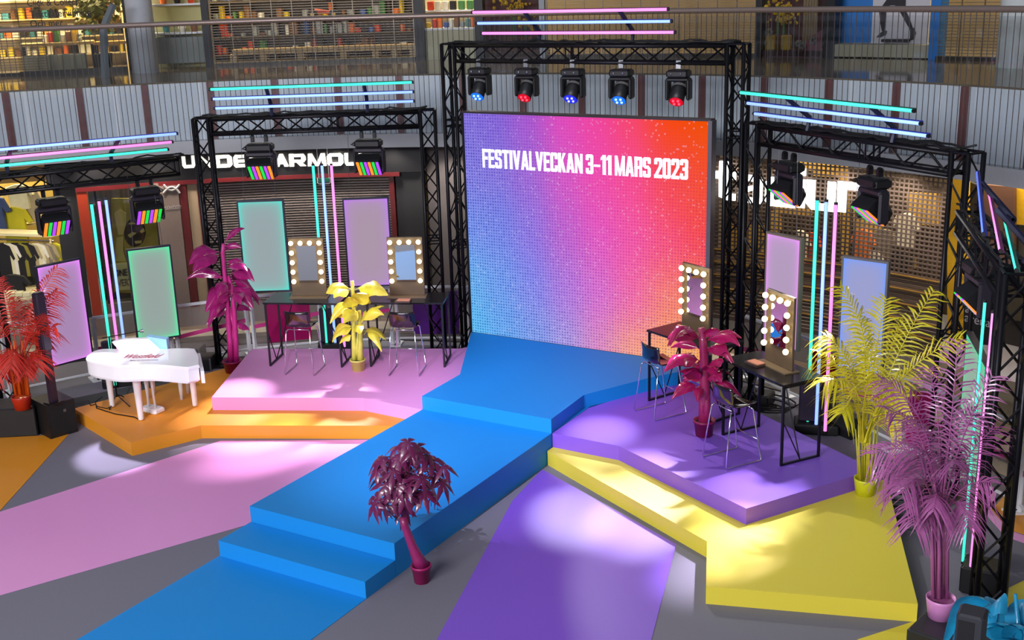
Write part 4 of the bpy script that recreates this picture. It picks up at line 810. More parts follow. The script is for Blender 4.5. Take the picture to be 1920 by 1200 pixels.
for f, lb in ((0.25, 'rear'), (0.75, 'front')):
    a = Vector((5.95, 13.1, 0)).lerp(Vector((6.65, 10.4, 0)), f); m = thing('tube_mast', 'dark leaning %s mast carrying tubes at the right edge' % lb, 'mast', (a.x+0.2, a.y, 3.64))
    MB().tube([(a.x+0.35, a.y, 3.64), (a.x+0.42, a.y, 3.78)], 0.03, 6).build('post', MATS['mast_navy'], m); MB().tube([(a.x+0.42, a.y, 3.76), (a.x+0.08, a.y, 4.12)], 0.03, 6).build('arm', MATS['mast_navy'], m)
# upright tubes in threes with a black floor box
def upright(side, base_px, tops, cols, zb=0.16, ztop=3.28, off=None):
    P = []
    for (x, y), c in zip(base_px, cols):
        p = fl(x, y, zb); P.append(p)
    f = (Vector((CAMP.x, CAMP.y, 0))-Vector((P[1].x, P[1].y, 0))).normalized()
    for p, c, zt in zip(P, cols, tops): tube_light('tall upright %s light tube %s' % (c, side), p, (p.x, p.y, zt), c, f, None, 0.023)
    m = (P[0]+P[2])/2; rz = atan2(f.y, f.x)+pi/2; d = Vector((-f.y, f.x, 0))
    bx = thing('tube_stand', 'low black floor stand of the upright tubes %s' % side, 'stand', (m.x, m.y, 0), rz)
    MB().cbox((0, 0.12, 0.07), (0.62, 0.4, 0.14), 0.02).build('foot_box', BLK2, bx, world=False)
    MB().cbox((0, 0.12, 0.45), (0.5, 0.12, 0.62), 0.02).build('back_plate', mat('stand_plum', (40, 28, 52), 0.5), bx, world=False)
upright('behind the piano', [(216, 722), (229, 714), (241, 708)], (3.06, 3.07, 3.06), ('teal', 'pink', 'ice blue'), 0.08)
upright('between the two left light panels', [(613, 648), (629, 648), (646, 650)], (3.29, 3.29, 3.30), ('teal', 'ice blue', 'pink'), 0.08)
upright('between the two right light panels', [(1514, 797), (1530, 803), (1547, 808)], (3.28, 3.28, 3.26), ('teal', 'ice blue', 'pink'), 0.08)
for nm, c, a, zt in (('teal', 'teal', (6.425, 11.80), 3.05), ('pink', 'pink', (6.53, 11.62), 3.0)): tube_light('tall upright %s light tube beside the right edge truss' % nm, (a[0], a[1], 0.25), (a[0], a[1], zt), c, (0.2, -1, 0), None, 0.014)
bx = thing('tube_stand', 'black floor box under the tubes beside the right edge truss', 'stand', (6.62, 11.75, 0)); MB().cbox((6.62, 11.75, 0.15), (0.36, 0.36, 0.3), 0.02).build('foot_box', BLK2, bx)
# ------------------------------------------------------------------ edge-lit light panels
def panel_mat(name, mid, edge):
    m = bpy.data.materials.new(name); m.use_nodes = True; nt = m.node_tree; N = nt.nodes; L = nt.links; N.remove(N['Principled BSDF'])
    uv = N.new('ShaderNodeUVMap'); sp = N.new('ShaderNodeSeparateXYZ'); L.new(uv.outputs[0], sp.inputs[0])
    def mm(op, a, b=0.0):
        n = N.new('ShaderNodeMath'); n.operation = op
        for i, v in enumerate((a, b)):
            if isinstance(v, (int, float)): n.inputs[i].default_value = v
            else: L.new(v, n.inputs[i])
        return n.outputs[0]
    ex = mm('MULTIPLY', mm('ABSOLUTE', mm('SUBTRACT', sp.outputs[0], 0.5)), 2.0); ey = mm('MULTIPLY', mm('ABSOLUTE', mm('SUBTRACT', sp.outputs[1], 0.5)), 2.0)
    f = mm('MINIMUM', mm('ADD', mm('ADD', mm('MULTIPLY', mm('POWER', ex, 8.0), 0.65), mm('MULTIPLY', mm('POWER', ey, 20.0), 0.6)), mm('ADD', mm('MULTIPLY', mm('POWER', ex, 3.0), 0.22), mm('MULTIPLY', mm('POWER', ey, 4.0), 0.16))), 1.0)
    mx = N.new('ShaderNodeMix'); mx.data_type = 'RGBA'; L.new(f, mx.inputs[0]); mx.inputs[6].default_value = C(*mid); mx.inputs[7].default_value = C(*edge)
    em = N.new('ShaderNodeEmission'); L.new(mx.outputs[2], em.inputs[0]); L.new(em.outputs[0], N['Material Output'].inputs[0]); return m
def light_panel(label, bl, br, h, mid, edge, wire_to=None, fr=(46, 46, 62)):
    bl, br = Vector(bl), Vector(br); d = br-bl; d.z = 0; w = d.length; d.normalize(); n_ = Vector((d.y, -d.x, 0)); rz = atan2(d.y, d.x)
    t = thing('panel_light', label, 'light panel', bl, rz); b = 0.028
    mb = MB(); mb.v = [(b, -0.035, b), (w-b, -0.035, b), (w-b, -0.035, h-b), (b, -0.035, h-b)]; mb.f = [(0, 1, 2, 3)]
    o = mb.build('glowing_face', panel_mat('panel_'+label.split()[0]+str(len(bpy.data.materials)), mid, edge), t, world=False); ul = o.data.uv_layers.new(name='UVMap')
    q = {0: (0, 0), 1: (1, 0), 2: (1, 1), 3: (0, 1)}
    for lp in o.data.loops: ul.data[lp.index].uv = q[lp.vertex_index]
    PFM = mat('panel_frame_%d' % fr[0], fr, 0.4, 0.3)
    for c, s_ in (((b/2, 0, h/2), (b, 0.07, h)), ((w-b/2, 0, h/2), (b, 0.07, h)), ((w/2, 0, b/2), (w-2*b, 0.07, b)), ((w/2, 0, h-b/2), (w-2*b, 0.07, b))): MB().box(c, s_).build('frame_bar', PFM, t, world=False)
    MB().box((w/2, 0.02, h/2), (w-2*b, 0.05, h-2*b)).build('back', BLK2, t, world=False)
    if wire_to:
        for x in (0.12, w-0.12): MB().tube([(x, 0, h), (x*0.8+w*0.1, 0.0, wire_to-bl.z)], 0.004, 4).build('wire', GRYM, t, world=False)
    return t
light_panel('lilac lit panel standing behind the speaker column', (-7.37, 11.45, 0.5), (-7.22, 12.19, 0.5), 1.66, (168, 136, 178), (236, 140, 255))
light_panel('green lit panel behind the white piano', (-6.72, 12.70, 0.66), (-6.32, 13.28, 0.66), 1.57, (150, 164, 160), (92, 236, 170), 3.4)
light_panel('turquoise lit panel behind the first dressing mirror', (-5.6, 14.15, 1.28), (-4.94, 14.56, 1.28), 1.57, (152, 166, 170), (90, 226, 210), 3.95)
light_panel('purple lit panel behind the second dressing mirror', (-4.25, 15.23, 1.255), (-3.6, 15.66, 1.255), 1.54, (172, 150, 170), (196, 130, 240), 3.95)
light_panel('pink lit panel behind the front right dressing mirror', (2.99, 15.56, 1.15), (3.58, 15.26, 1.15), 1.60, (180, 156, 190), (238, 156, 250), 3.95, (140, 128, 112))
light_panel('pale blue lit panel behind the yellow palm', (4.17, 15.1, 1.05), (4.8, 14.98, 1.05), 1.56, (156, 160, 206), (120, 160, 255), 3.95, (124, 122, 124))
light_panel('mint green lit panel seen edge-on behind the lilac palm', (6.06, 13.45, 0.9), (6.46, 12.25, 0.9), 1.36, (150, 176, 160), (70, 226, 160))
# ------------------------------------------------------------------ moving head lights
def moving_head(label, p, lens_rgb, yaw=0.0):
    t = thing('moving_head_light', label, 'spotlight', p, yaw)
    MB().box((0, 0, 0.02), (0.07, 0.06, 0.1)).tube([(-0.035, 0, 0.06), (0.035, 0, 0.06)], 0.034, 8).build('clamp', SIL, t, world=False)
    MB().tube([(0, 0, 0), (0, 0, -0.05)], 0.025, 8).build('hanger', BLK2, t, world=False)
    b = MB().cbox((0, 0, -0.10), (0.32, 0.24, 0.11), 0.025).build('base', BLK2, t, world=False)
    for x in (-0.08, 0.06): MB().ball((x, -0.122, -0.10), 0.018, 8, 5).build('knob', SIL, b, world=False)
    y = MB().cbox((0, 0, -0.18), (0.34, 0.18, 0.06), 0.02)
    for x in (-0.155, 0.155): y.cbox((x, 0, -0.32), (0.055, 0.17, 0.3), 0.02)
    y.build('yoke', BLK2, t, world=False)
    M_ = Matrix.Rotation(R(-42), 3, 'X'); hc = Vector((0, 0, -0.36))
    prof = [(0.02, 0.17), (0.09, 0.16), (0.112, 0.10), (0.115, -0.02), (0.103, -0.05), (0.108, -0.17), (0.1, -0.17), (0.098, -0.16)]
    h = MB().lathe(hc, prof, 18, M_).build('head', mat('head_black', (26, 27, 29), 0.45), t, True, world=False)
    MB().lathe(hc, [(0.118, 0.05), (0.12, 0.085), (0.118, 0.085)], 18, M_).build('silver_band', mat('band_grey', (150, 150, 150), 0.35, 0.5), h, world=False)
    LM = mat('lens_%d_%d' % (lens_rgb[0], lens_rgb[2]), lens_rgb, 0.3, emit=0.75); l = MB().lathe(hc, [(0.1, -0.165), (0.1, -0.176), (0.01, -0.182)], 18, M_).build('lens', LM, t, world=False)
    hot = tuple(min(255, int(c*0.4+155)) if max(lens_rgb) == lens_rgb[2] else min(255, c+60) for c in lens_rgb); BM = mat('beam_%d_%d' % (lens_rgb[0], lens_rgb[2]), hot, 0.3, emit=1.5)
    for k in range(4):
        c = M_ @ Vector((0.05*cos(pi/4+k*pi/2), 0.05*sin(pi/4+k*pi/2), -0.183)) + hc; MB().ball(c, 0.02, 8, 5).build('led', BM, l, world=False)
    return t
hx = [-1.83, -0.98, -0.18, 0.62, 1.52]
for x, rgb, lb in zip(hx, ((20, 110, 255), (190, 10, 30), (30, 40, 240), (20, 120, 255), (200, 10, 34)), ('bright blue moving head, first from the left on the tall gantry', 'dark red moving head, second from the left on the tall gantry', 'deep blue moving head at the middle of the tall gantry', 'bright blue moving head, fourth along the tall gantry', 'red moving head nearest the right leg of the tall gantry')):
    moving_head(lb, (x, 15.84, 4.965), rgb, 0.1)
def wash_light(label, p, yaw, tilt, order):
    t = thing('wash_light', label, 'spotlight', p, yaw)
    for x in (-0.11, 0.11): MB().box((x, 0, 0.0), (0.05, 0.07, 0.09)).tube([(x-0.025, 0, 0.04), (x+0.025, 0, 0.04)], 0.032, 8).build('clamp', BLK, t, world=False)
    b = MB().cbox((0, 0, -0.13), (0.44, 0.26, 0.13), 0.03); b.tube([(-0.2, -0.13, -0.15), (-0.25, -0.17, -0.13), (-0.2, -0.13, -0.1)], 0.014, 5).tube([(0.2, -0.13, -0.15), (0.25, -0.17, -0.13), (0.2, -0.13, -0.1)], 0.014, 5); b.build('base', BLK2, t, world=False)
    y = MB().cbox((0, 0, -0.24), (0.5, 0.16, 0.1), 0.03)
    for x in (-0.235, 0.235): y.cbox((x, 0, -0.42), (0.055, 0.15, 0.4), 0.025)
    y.build('yoke', mat('yoke_black', (34, 30, 40), 0.45), t, world=False)
    M_ = Matrix.Rotation(R(tilt), 3, 'X'); c0 = Vector((0, 0, -0.47)); hd = MB()
    ring = lambda y_, w, h: [c0 + M_ @ Vector((x, y_, z)) for x, z in ((-w, -h), (w, -h), (w, h), (-w, h))]
    hd.loft([ring(0.14, 0.13, 0.1), ring(0.08, 0.19, 0.15), ring(-0.06, 0.2, 0.17), ring(-0.1, 0.2, 0.17)]); h = hd.build('head', BLK2, t, world=False)
    cols = {'g': (30, 200, 70), 'p': (170, 70, 255), 'o': (255, 140, 40)}
    for k, ch in enumerate(order):
        m = mat('led_'+ch, cols[ch], 0.4, emit=0.9); x = -0.165+0.066*k; mb = MB()
        for j in range(7): mb.box(c0 + M_ @ Vector((x, -0.108, -0.138+0.046*j)), (0.045, 0.016, 0.038), M_)
        mb.build('led_strip', m, t, world=False)
    return t
def beam_pt(g, px, py): # point under the beam whose image column is px
    A, B, d, n_ = g[1], g[2], g[3], g[4]; nn = Vector((-d.y, d.x)); r = ray(px, py); t = nn.dot(Vector((A.x-CAMP.x, A.y-CAMP.y)))/nn.dot(Vector((r.x, r.y))); return CAMP+r*t
cy = lambda p: atan2(CAMP.x-p.x, -(CAMP.y-p.y))
for g, px, py, z, dy, tl, od, lb in ((gl, 486, 262, 3.83, -0.25, 42, 'gpogpo', 'colour striped wash light over the cyan panel on the left gantry'), (gl, 690, 254, 3.83, -0.25, 42, 'ogpogp', 'colour striped wash light over the purple panel on the left gantry'), (gfl, 96, 372, 3.26, 0.25, 42, 'ogpogp', 'colour striped wash light above the clothes rack on the low left gantry'), (gfl, 270, 340, 3.26, 0.25, 42, 'pogpog', 'colour striped wash light above the green panel on the low left gantry'), (gr, 1480, 292, 3.8, -1.0, 50, 'gpogpo', 'sideways wash light near the screen on the right gantry'), (gr, 1640, 326, 3.8, -1.0, 50, 'gpogpo', 'sideways wash light near the outer leg of the right gantry')):
    p = beam_pt(g, px, py); p.z = z; wash_light(lb, p, cy(p)+dy, tl, od)
p = Vector((6.22, 12.7, 3.3)); wash_light('wash light hanging from the gantry at the right edge', p, -1.1, 45, 'gpogpo')
# ------------------------------------------------------------------ dressing tables, stools, mirrors
TBT = mat('table_black', (30, 28, 32), 0.2, 0.2, var=0.1); TBF = mat('table_frame', (30, 28, 36), 0.4, 0.4)
def bar_table(label, p, rz, mirrored=False):
    t = thing('bar_table', label, 'table', p, rz); w, d, h = 1.24, 0.64, 1.06
    MB().cbox((w/2, d/2, h-0.015), (w, d, 0.03), 0.004).build('tabletop', TBT, t, world=False)
    for x in (0.03, w-0.03):
        f = MB()
        for y in (0.03, d-0.03): f.box((x, y, (h-0.03)/2), (0.028, 0.028, h-0.03))
        f.box((x, d/2, 0.014), (0.028, d-0.06, 0.028)).box((x, d/2, h-0.045), (0.028, d-0.06, 0.028)); f.build('leg_frame', TBF, t, world=False)
        s_ = 1 if x < w/2 else -1
        MB().tube([(x, d/2, 0.02), (x+s_*0.36, d/2, h-0.04)], 0.009, 5).build('brace', TBF, t, world=False)
        MB().tube([(x, 0.06, h*0.5), (x, d*0.5, 0.03)], 0.009, 5).build('brace', TBF, t, world=False)
    return t
T1 = bar_table('black bar table behind the first stool from the left', (-4.40, 13.26, 0.4), R(22)); A32 = R(-32)
T2 = copy_tree(T1, (-2.9, 13.93, 0.4), R(24), 'black bar table beside the big screen on the pink platform')
T3 = copy_tree(T1, (1.66, 14.42, 0.4), R(-24), 'black bar table half hidden by the magenta plant on the purple platform')
T4 = copy_tree(T1, (3.05, 13.66, 0.4), R(-33), 'black bar table in front on the purple platform edge')
SEAT = mat('stool_seat_gloss', (26, 16, 24), 0.12, coat=0.6)
def stool(label, p, rz):
    # open side of the sled faces the table (+y), backrest towards the audience (-y)
    t = thing('bar_stool', label, 'stool', p, rz); zs = 0.75
    for s_ in (-1, 1):
        pts = [(s_*0.17, -0.15, zs-0.03), (s_*0.19, -0.18, zs-0.06), (s_*0.235, -0.27, 0.03), (s_*0.235, -0.25, 0.01), (s_*0.235, 0.25, 0.01), (s_*0.235, 0.27, 0.03), (s_*0.19, 0.16, zs-0.06), (s_*0.17, 0.13, zs-0.03)]
        MB().tube(pts, 0.009, 7).build('sled_leg', CHR, t, True, world=False)
    MB().tube([(-0.215, 0.215, 0.3), (0.215, 0.215, 0.3)], 0.008, 6).build('footrest', CHR, t, True, world=False)
    MB().tube([(-0.17, -0.15, zs-0.03), (0.17, -0.15, zs-0.03)], 0.009, 6).tube([(-0.17, 0.13, zs-0.03), (0.17, 0.13, zs-0.03)], 0.009, 6).build('seat_bar', CHR, t, True, world=False)
    rings = []; n = 10
    prof = [(0.19, zs-0.005), (0.1, zs-0.015), (0.0, zs-0.02), (-0.1, zs-0.015), (-0.165, zs+0.01), (-0.195, zs+0.06), (-0.21, zs+0.13), (-0.225, zs+0.22), (-0.232, zs+0.27)]
    def surf(i, j, o_):
        y, z = prof[i]; x = -0.2+0.4*j/n; bend = 0.05*(x/0.2)**2; k = min(1, max(0, (i-3)/3))
        ny, nz = (0, 1) if i < 4 else (1, 0.15); return Vector((x, y+bend*k+ny*o_*k, z+0.018*(x/0.2)**2*(1-k)+(1-k)*o_))
    mb = MB(); m_ = len(prof)
    for o_ in (0.0, 0.012): mb.v += [tuple(surf(i, j, o_)) for i in range(m_) for j in range(n+1)]
    q = m_*(n+1)
    for i in range(m_-1):
        for j in range(n):
            a = i*(n+1)+j; mb.f += [(a, a+1, a+n+2, a+n+1), (q+a, q+a+n+1, q+a+n+2, q+a+1)]
    for i in range(m_-1):
        for j in (0, n): a = i*(n+1)+j; mb.f.append((a, a+n+1, q+a+n+1, q+a))
    for i in (0, m_-1):
        for j in range(n): a = i*(n+1)+j; mb.f.append((a, a+1, q+a+1, q+a))
    mb.build('seat_shell', SEAT, t, True, world=False)
    return t
S1 = stool('dark chrome legged bar stool at the first dressing table', (-3.72, 13.36, 0.4), R(20))
copy_tree(S1, (-2.22, 14.03, 0.4), R(22), 'dark chrome legged bar stool at the table beside the screen')
copy_tree(S1, (2.02, 14.08, 0.4), R(-30), 'dark chrome legged bar stool partly behind the magenta plant')
copy_tree(S1, (3.47, 12.96, 0.4), R(-32), 'dark chrome legged bar stool nearest the camera on the purple platform')
MWD = mat('vanity_walnut', (92, 76, 58), 0.5, var=0.12); BULB = mat('bulb_warm', (255, 236, 176), 0.4, emit=9.0); SOCK = mat('bulb_socket', (200, 160, 90), 0.35, 0.6)
MIR = mat('mirror_silver', (225, 228, 232), 0.02, 1.0, var=0.0)
def vanity(label, p, rz):
    # origin: middle of the foot plate; glass faces -y
    t = thing('vanity_mirror', label, 'mirror', p, rz); w, h = 0.56, 0.94
    MB().box((0, 0, 0.008), (0.62, 0.22, 0.016)).build('foot_plate', mat('vanity_foot', (116, 98, 76), 0.5), t, world=False)
    MB().cbox((0, 0.03, 0.016+h/2), (w, 0.04, h), 0.006).build('board', MWD, t, world=False)
    MB().box((0, 0.006, 0.55), (0.31, 0.008, 0.56)).build('mirror_glass', MIR, t, world=False)
    MB().box((0, 0.004, 0.25), (0.31, 0.008, 0.03)).build('ledge', mat('vanity_dark', (62, 44, 30), 0.5), t, world=False)
    pos = [(-0.225+0.15*k, 0.885) for k in range(4)]+[(s_*0.225, 0.885-0.155*k) for k in (1, 2, 3, 4) for s_ in (-1, 1)]
    b0 = s0 = None
    for x, z in pos:
        if b0 is None:
            s0 = MB().tube([(0, 0.01, 0), (0, -0.02, 0)], 0.022, 10).build('socket', SOCK, t, world=False); b0 = MB().ball((0, -0.048, 0), 0.037, 14, 8).build('bulb', BULB, t, True, world=False); s_, b = s0, b0
        else: s_, b = inst(s0, t), inst(b0, t)
        s_.location = b.location = (x, 0, z)
    return t
V1 = vanity('lit bulb mirror on the first table from the left', (-3.93, 13.85, 1.46), R(27))
copy_tree(V1, (-2.50, 14.52, 1.46), R(27), 'lit bulb mirror on the table beside the big screen')
copy_tree(V1, (2.32, 14.55, 1.46), R(-27), 'lit bulb mirror before the orange corner of the screen')
copy_tree(V1, (3.80, 13.62, 1.46), R(-36), 'lit bulb mirror nearest the camera on the purple platform')
PLT = mat('palette_card', (206, 140, 116), 0.5); PLD = mat('palette_dark', (70, 52, 50), 0.5)
for lb, p, rz in (('small coral make-up palette by the mirror beside the screen', (-2.37, 14.22, 1.46), 0.42), ('small coral make-up palette on the front right table', (3.52, 13.60, 1.46), -0.55)):
    t = thing('makeup_palette', lb, 'box', p, rz); MB().box((0, 0, 0.012), (0.24, 0.15, 0.024)).build('case', PLD, t, world=False); MB().box((0.01, 0.01, 0.03), (0.2, 0.12, 0.012)).build('card', PLT, t, world=False)
# ------------------------------------------------------------------ white piano
PZ = 1.16
pn = thing('white_piano', 'small white grand piano with red lettering on the orange platform', 'piano', (-5.1, 11.5, 0.2))
oz = [(162, 672), (168, 664), (180, 657), (200, 654), (240, 655), (300, 654), (364, 654), (372, 668), (372, 684), (352, 688), (318, 685), (285, 683), (255, 684), (220, 685), (192, 681), (172, 677)]
oz0 = [fl(x, y, PZ) for x, y in oz]; out = []
for i in range(len(oz0)):
    a, b, c, d = oz0[i-1], oz0[i], oz0[(i+1) % len(oz0)], oz0[(i+2) % len(oz0)]
    sharp = i in (6, 7, 8)
    for t in ((0,) if sharp else (0, .25, .5, .75)): out.append(0.5*((2*b)+(c-a)*t+(2*a-5*b+4*c-d)*t*t+(3*b-a-3*c+d)*t**3))
cen = sum(out, Vector((0, 0, 0)))/len(out)
PB = hup(265, 713, fl(265, 681, PZ))
def oring(z, k): return [Vector((cen.x+(p.x-cen.x)*k, cen.y+(p.y-cen.y)*k, z)) for p in out]
MB().loft([oring(PB, 0.97), oring(PB+0.03, 1.0), oring(PZ-0.045, 1.0)]).build('case', WHT, pn)
MB().loft([oring(PZ-0.045, 1.012), oring(PZ-0.015, 1.015), oring(PZ, 1.0)]).build('lid', mat('white_lid', (242, 240, 244), 0.15, var=0.01), pn)
cA, cB = fl(374, 668, PZ), fl(366, 700, 0.8)
kb = MB(); e0, e1 = fl(368, 655, PZ), fl(375, 688, PZ); dd = Vector((0.85, 0.5, 0)).normalized()
MB().ext([e0+Vector((0, 0, -0.06)), e1+Vector((0, 0, -0.06)), e1+Vector((0, 0, -0.24)), e0+Vector((0, 0, -0.24))], dd*0.05).build('cheek_block', WHT, pn)
md = [fl(224, 658, PZ), fl(300, 655, PZ)]; up_ = Vector((0, 0, 0.17)); bk_ = Vector((-0.04, 0.07, 0))
MB().ext([md[0]+Vector((-.08, -.05, .14)), md[0], md[1], md[1]+up_, md[0].lerp(md[1], 0.1)+up_], bk_).build('music_desk', WHT, pn)
MB().ext([md[1], fl(314, 655, PZ), fl(314, 655, PZ)+Vector((0, 0, 0.15)), md[1].lerp(md[0], 0.3)+up_*1.2], bk_*1.5).build('desk_wing', mat('pale_blue_gloss', (150, 205, 240), 0.2), pn)
def pleg(par, px, py, zt, r0=0.055, r1=0.036, z=0.2):
    p = fl(px, py, z); o = MB().lathe((p.x, p.y, z), [(r1*0.8, 0), (r1, 0.03), (r1, 0.05), (r0, zt-z-0.12), (r0*1.25, zt-z-0.1), (r0*1.25, zt-z)], 12).build('leg', WHT, par, True); MB().lathe((p.x, p.y, z), [(r1*0.9, 0), (r1*0.9, 0.025)], 12).build('brass_caster', BRS, o); return p
pleg(pn, 265, 788, PB+0.02, 0.06, 0.042); pleg(pn, 211, 763, PB+0.02, 0.052, 0.038); pleg(pn, 366, 762, PB+0.02, 0.052, 0.038)
lb_ = fl(286, 772, 0.2)
MB().cbox((lb_.x, lb_.y, 0.24), (0.34, 0.2, 0.08), 0.02).build('pedal_box', WHT, pn)
for dx in (-0.07, 0.07): MB().tube([(lb_.x+dx, lb_.y, 0.27), (lb_.x+dx*0.6, lb_.y, PB+0.02)], 0.02, 8).build('lyre_rod', WHT, pn, True)
for dx in (-0.05, 0, 0.05): MB().box((lb_.x+dx, lb_.y-0.12, 0.225), (0.022, 0.08, 0.012)).build('pedal', BRS, pn)
p0, p1 = fl(226, 669, PZ), fl(294, 668.5, PZ); d_ = (p1-p0); d_.z = 0; Fm = frame((0, 0, 0), d_)
RDL = mat('red_lettering', (196, 40, 70), 0.5)
def flat_text(s, a, b, m, size, sh=0.0):
    o = text_obj('lettering', s, m, pn, Matrix.Identity(4), 1.0, 1.0, 0.001, 0.006); vs = o.data.vertices; x0 = min(v.co.x for v in vs); x1 = max(v.co.x for v in vs); d = b-a; L_ = d.length; d.normalize(); n_ = Vector((-d.y, d.x, 0)); k = L_/(x1-x0)
    for v in vs:
        u, w_ = (v.co.x-x0)*k, v.co.z*size; q = a+d*(u+w_*sh)+n_*w_; v.co = Vector((q.x-pn.location.x, q.y-pn.location.y, PZ+0.003-pn.location.z+v.co.y*0.2))
flat_text('Westfield', fl(226, 672, PZ), fl(294, 671, PZ), RDL, 0.26, 0.3); flat_text('MALL OF SCANDINAVIA', fl(243, 677, PZ), fl(296, 676, PZ), mat('grey_lettering', (150, 140, 160), 0.5), 0.07)
bnc = thing('piano_bench', 'small white bench behind the white piano', 'bench', (-4.9, 12.2, 0.2)); q = [fl(x, y, 0.2) for x, y in ((341, 749), (353, 737), (278, 747), (289, 737))]
for p in q: MB().lathe((p.x, p.y, 0.2), [(0.026, 0), (0.038, 0.42)], 10).build('leg', WHT, bnc, True)
cc = sum(q, Vector((0, 0, 0)))/4; d = (q[0]-q[2]).normalized(); MB().cbox((cc.x, cc.y, 0.66), ((q[0]-q[2]).length+0.1, 0.36, 0.09), 0.02).build('seat', WHT, bnc) if False else MB().ext([q[0]+d*.06+Vector((0, 0, .42)), q[1]+d*.06+Vector((0, 0, .42)), q[3]-d*.06+Vector((0, 0, .42)), q[2]-d*.06+Vector((0, 0, .42))], (0, 0, 0.07)).build('seat', WHT, bnc)
# microphone stand behind the piano, cable on the platform
b = fl(220, 750, 0.2); ms = thing('microphone_stand', 'thin black microphone stand with boom behind the piano', 'microphone stand', b)
tp = Vector((b.x, b.y, hup(207, 632, b))); MB().tube([b+Vector((0, 0, .05)), tp], 0.012, 6).build('pole', BLK, ms)
e0 = onplane(191, 634, b); e1 = onplane(262, 621, b); MB().tube([e0, e1], 0.008, 6).build('boom', BLK, ms); MB().tube([e1, onplane(269, 620, b)], [0.02, 0.028], 8).build('microphone', GRYM, ms)
for px, py in ((243, 762), (205, 768), (232, 744)): MB().tube([b+Vector((0, 0, .09)), fl(px, py, 0.21)], 0.009, 5).build('foot', BLK, ms)
cp = [fl(x, y, 0.208) for x, y in ((166, 752), (170, 760), (180, 758), (181, 765), (196, 770), (216, 776), (240, 780), (252, 782), (262, 787))]
tag(MB().tube(cp, 0.009, 5).build('floor_cable', CAB), 'thin black cable lying on the orange platform by the piano', 'cable')
cp = [fl(x, y, 0.208) for x, y in ((192, 744), (178, 754), (182, 762), (200, 766), (210, 762))]
tag(MB().tube(cp, 0.007, 5).build('floor_cable', CAB), 'short curled black cable near the left leg of the piano', 'cable')
# ------------------------------------------------------------------ speakers, boxes
spk = thing('column_speaker', 'black column speaker on its bass box by the orange platform', 'speaker', (-6.0, 10.45, 0)); q = [fl(x, y, 0.0) for x, y in ((97, 824), (137, 812))]; d = (q[1]-q[0]).normalized(); n_ = Vector((-d.y, d.x, 0)); c0 = q[0]+d*0.2+n_*0.27
Rz = Matrix.Rotation(atan2(d.y, d.x), 3, 'Z'); cb = MB(); 
for (w_, de, z0, z1) in ((0.42, 0.54, 0, 0.52),): cb.ext([c0+Rz @ Vector((x, y, z0)) for x, y in ((-w_/2, -de/2), (w_/2, -de/2), (w_/2, de/2), (-w_/2, de/2))], (0, 0, z1-z0))
cb.build('bass_box', BLK2, spk)
MB().ext([c0+Rz @ Vector((x, -0.272, z)) for x, z in ((-0.18, 0.04), (0.18, 0.04), (0.18, 0.48), (-0.18, 0.48))], Rz @ Vector((0, 0.004, 0))).build('grille', mat('speaker_cloth', (14, 14, 17), 0.8, bump=0.4, scale=200), spk)
MB().ext([c0+Rz @ Vector((x, -0.276, z)) for x, z in ((0.03, 0.36), (0.07, 0.36), (0.07, 0.4), (0.03, 0.4))], Rz @ Vector((0, 0.004, 0))).build('badge', GRYM, spk)
pc = fl(101, 755, 0.52); MB().box((pc.x, pc.y, 0.53), (0.2, 0.2, 0.02)).build('mount', BLK, spk)
MB().box((pc.x, pc.y, 0.92), (0.085, 0.1, 0.78)).build('spacer_column', mat('spacer_plum', (42, 30, 48), 0.4), spk)
MB().cbox((pc.x, pc.y, 1.74), (0.12, 0.15, 0.88), 0.02).build('array_column', mat('array_plum', (36, 26, 42), 0.4), spk)
def low_box(label, c, w_, de, h, rz):
    t = thing('black_plinth', label, 'plinth', (c[0], c[1], 0), rz); MB().cbox((0, 0, h/2), (w_, de, h), 0.015).build('box', BLK2, t, world=False)
    MB().box((0, 0, h+0.004), (w_-0.04, de-0.04, 0.008)).build('top_sheet', mat('plinth_top', (44, 42, 50), 0.45), t, world=False); return t
low_box('black plinth carrying the orange palm beside the speaker', (-6.60, 10.20), 0.72, 0.5, 0.44, R(35))
low_box('black plinth carrying the lilac palm at the right edge', (6.72, 10.18), 0.75, 0.8, 0.44, R(-12))
rs = thing('column_speaker', 'black column speaker in front of the blue plant at the right edge', 'speaker', (7.16, 7.2, 0)); c = Vector((7.16, 7.2, 0))
MB().cbox(c+Vector((0, 0.1, 0.26)), (0.42, 0.54, 0.52), 0.02).build('bass_box', BLK2, rs); MB().box(c+Vector((0, 0, .92)), (0.085, 0.1, 0.8)).build('spacer_column', BLK2, rs); MB().cbox(c+Vector((0, 0, 1.78)), (0.17, 0.17, 0.92), 0.014).build('array_column', mat('array_grey', (46, 46, 52), 0.45), rs)
MB().box(c+Vector((-0.02, -0.087, 1.78)), (0.1, 0.004, 0.84)).build('grille', BLK2, rs)
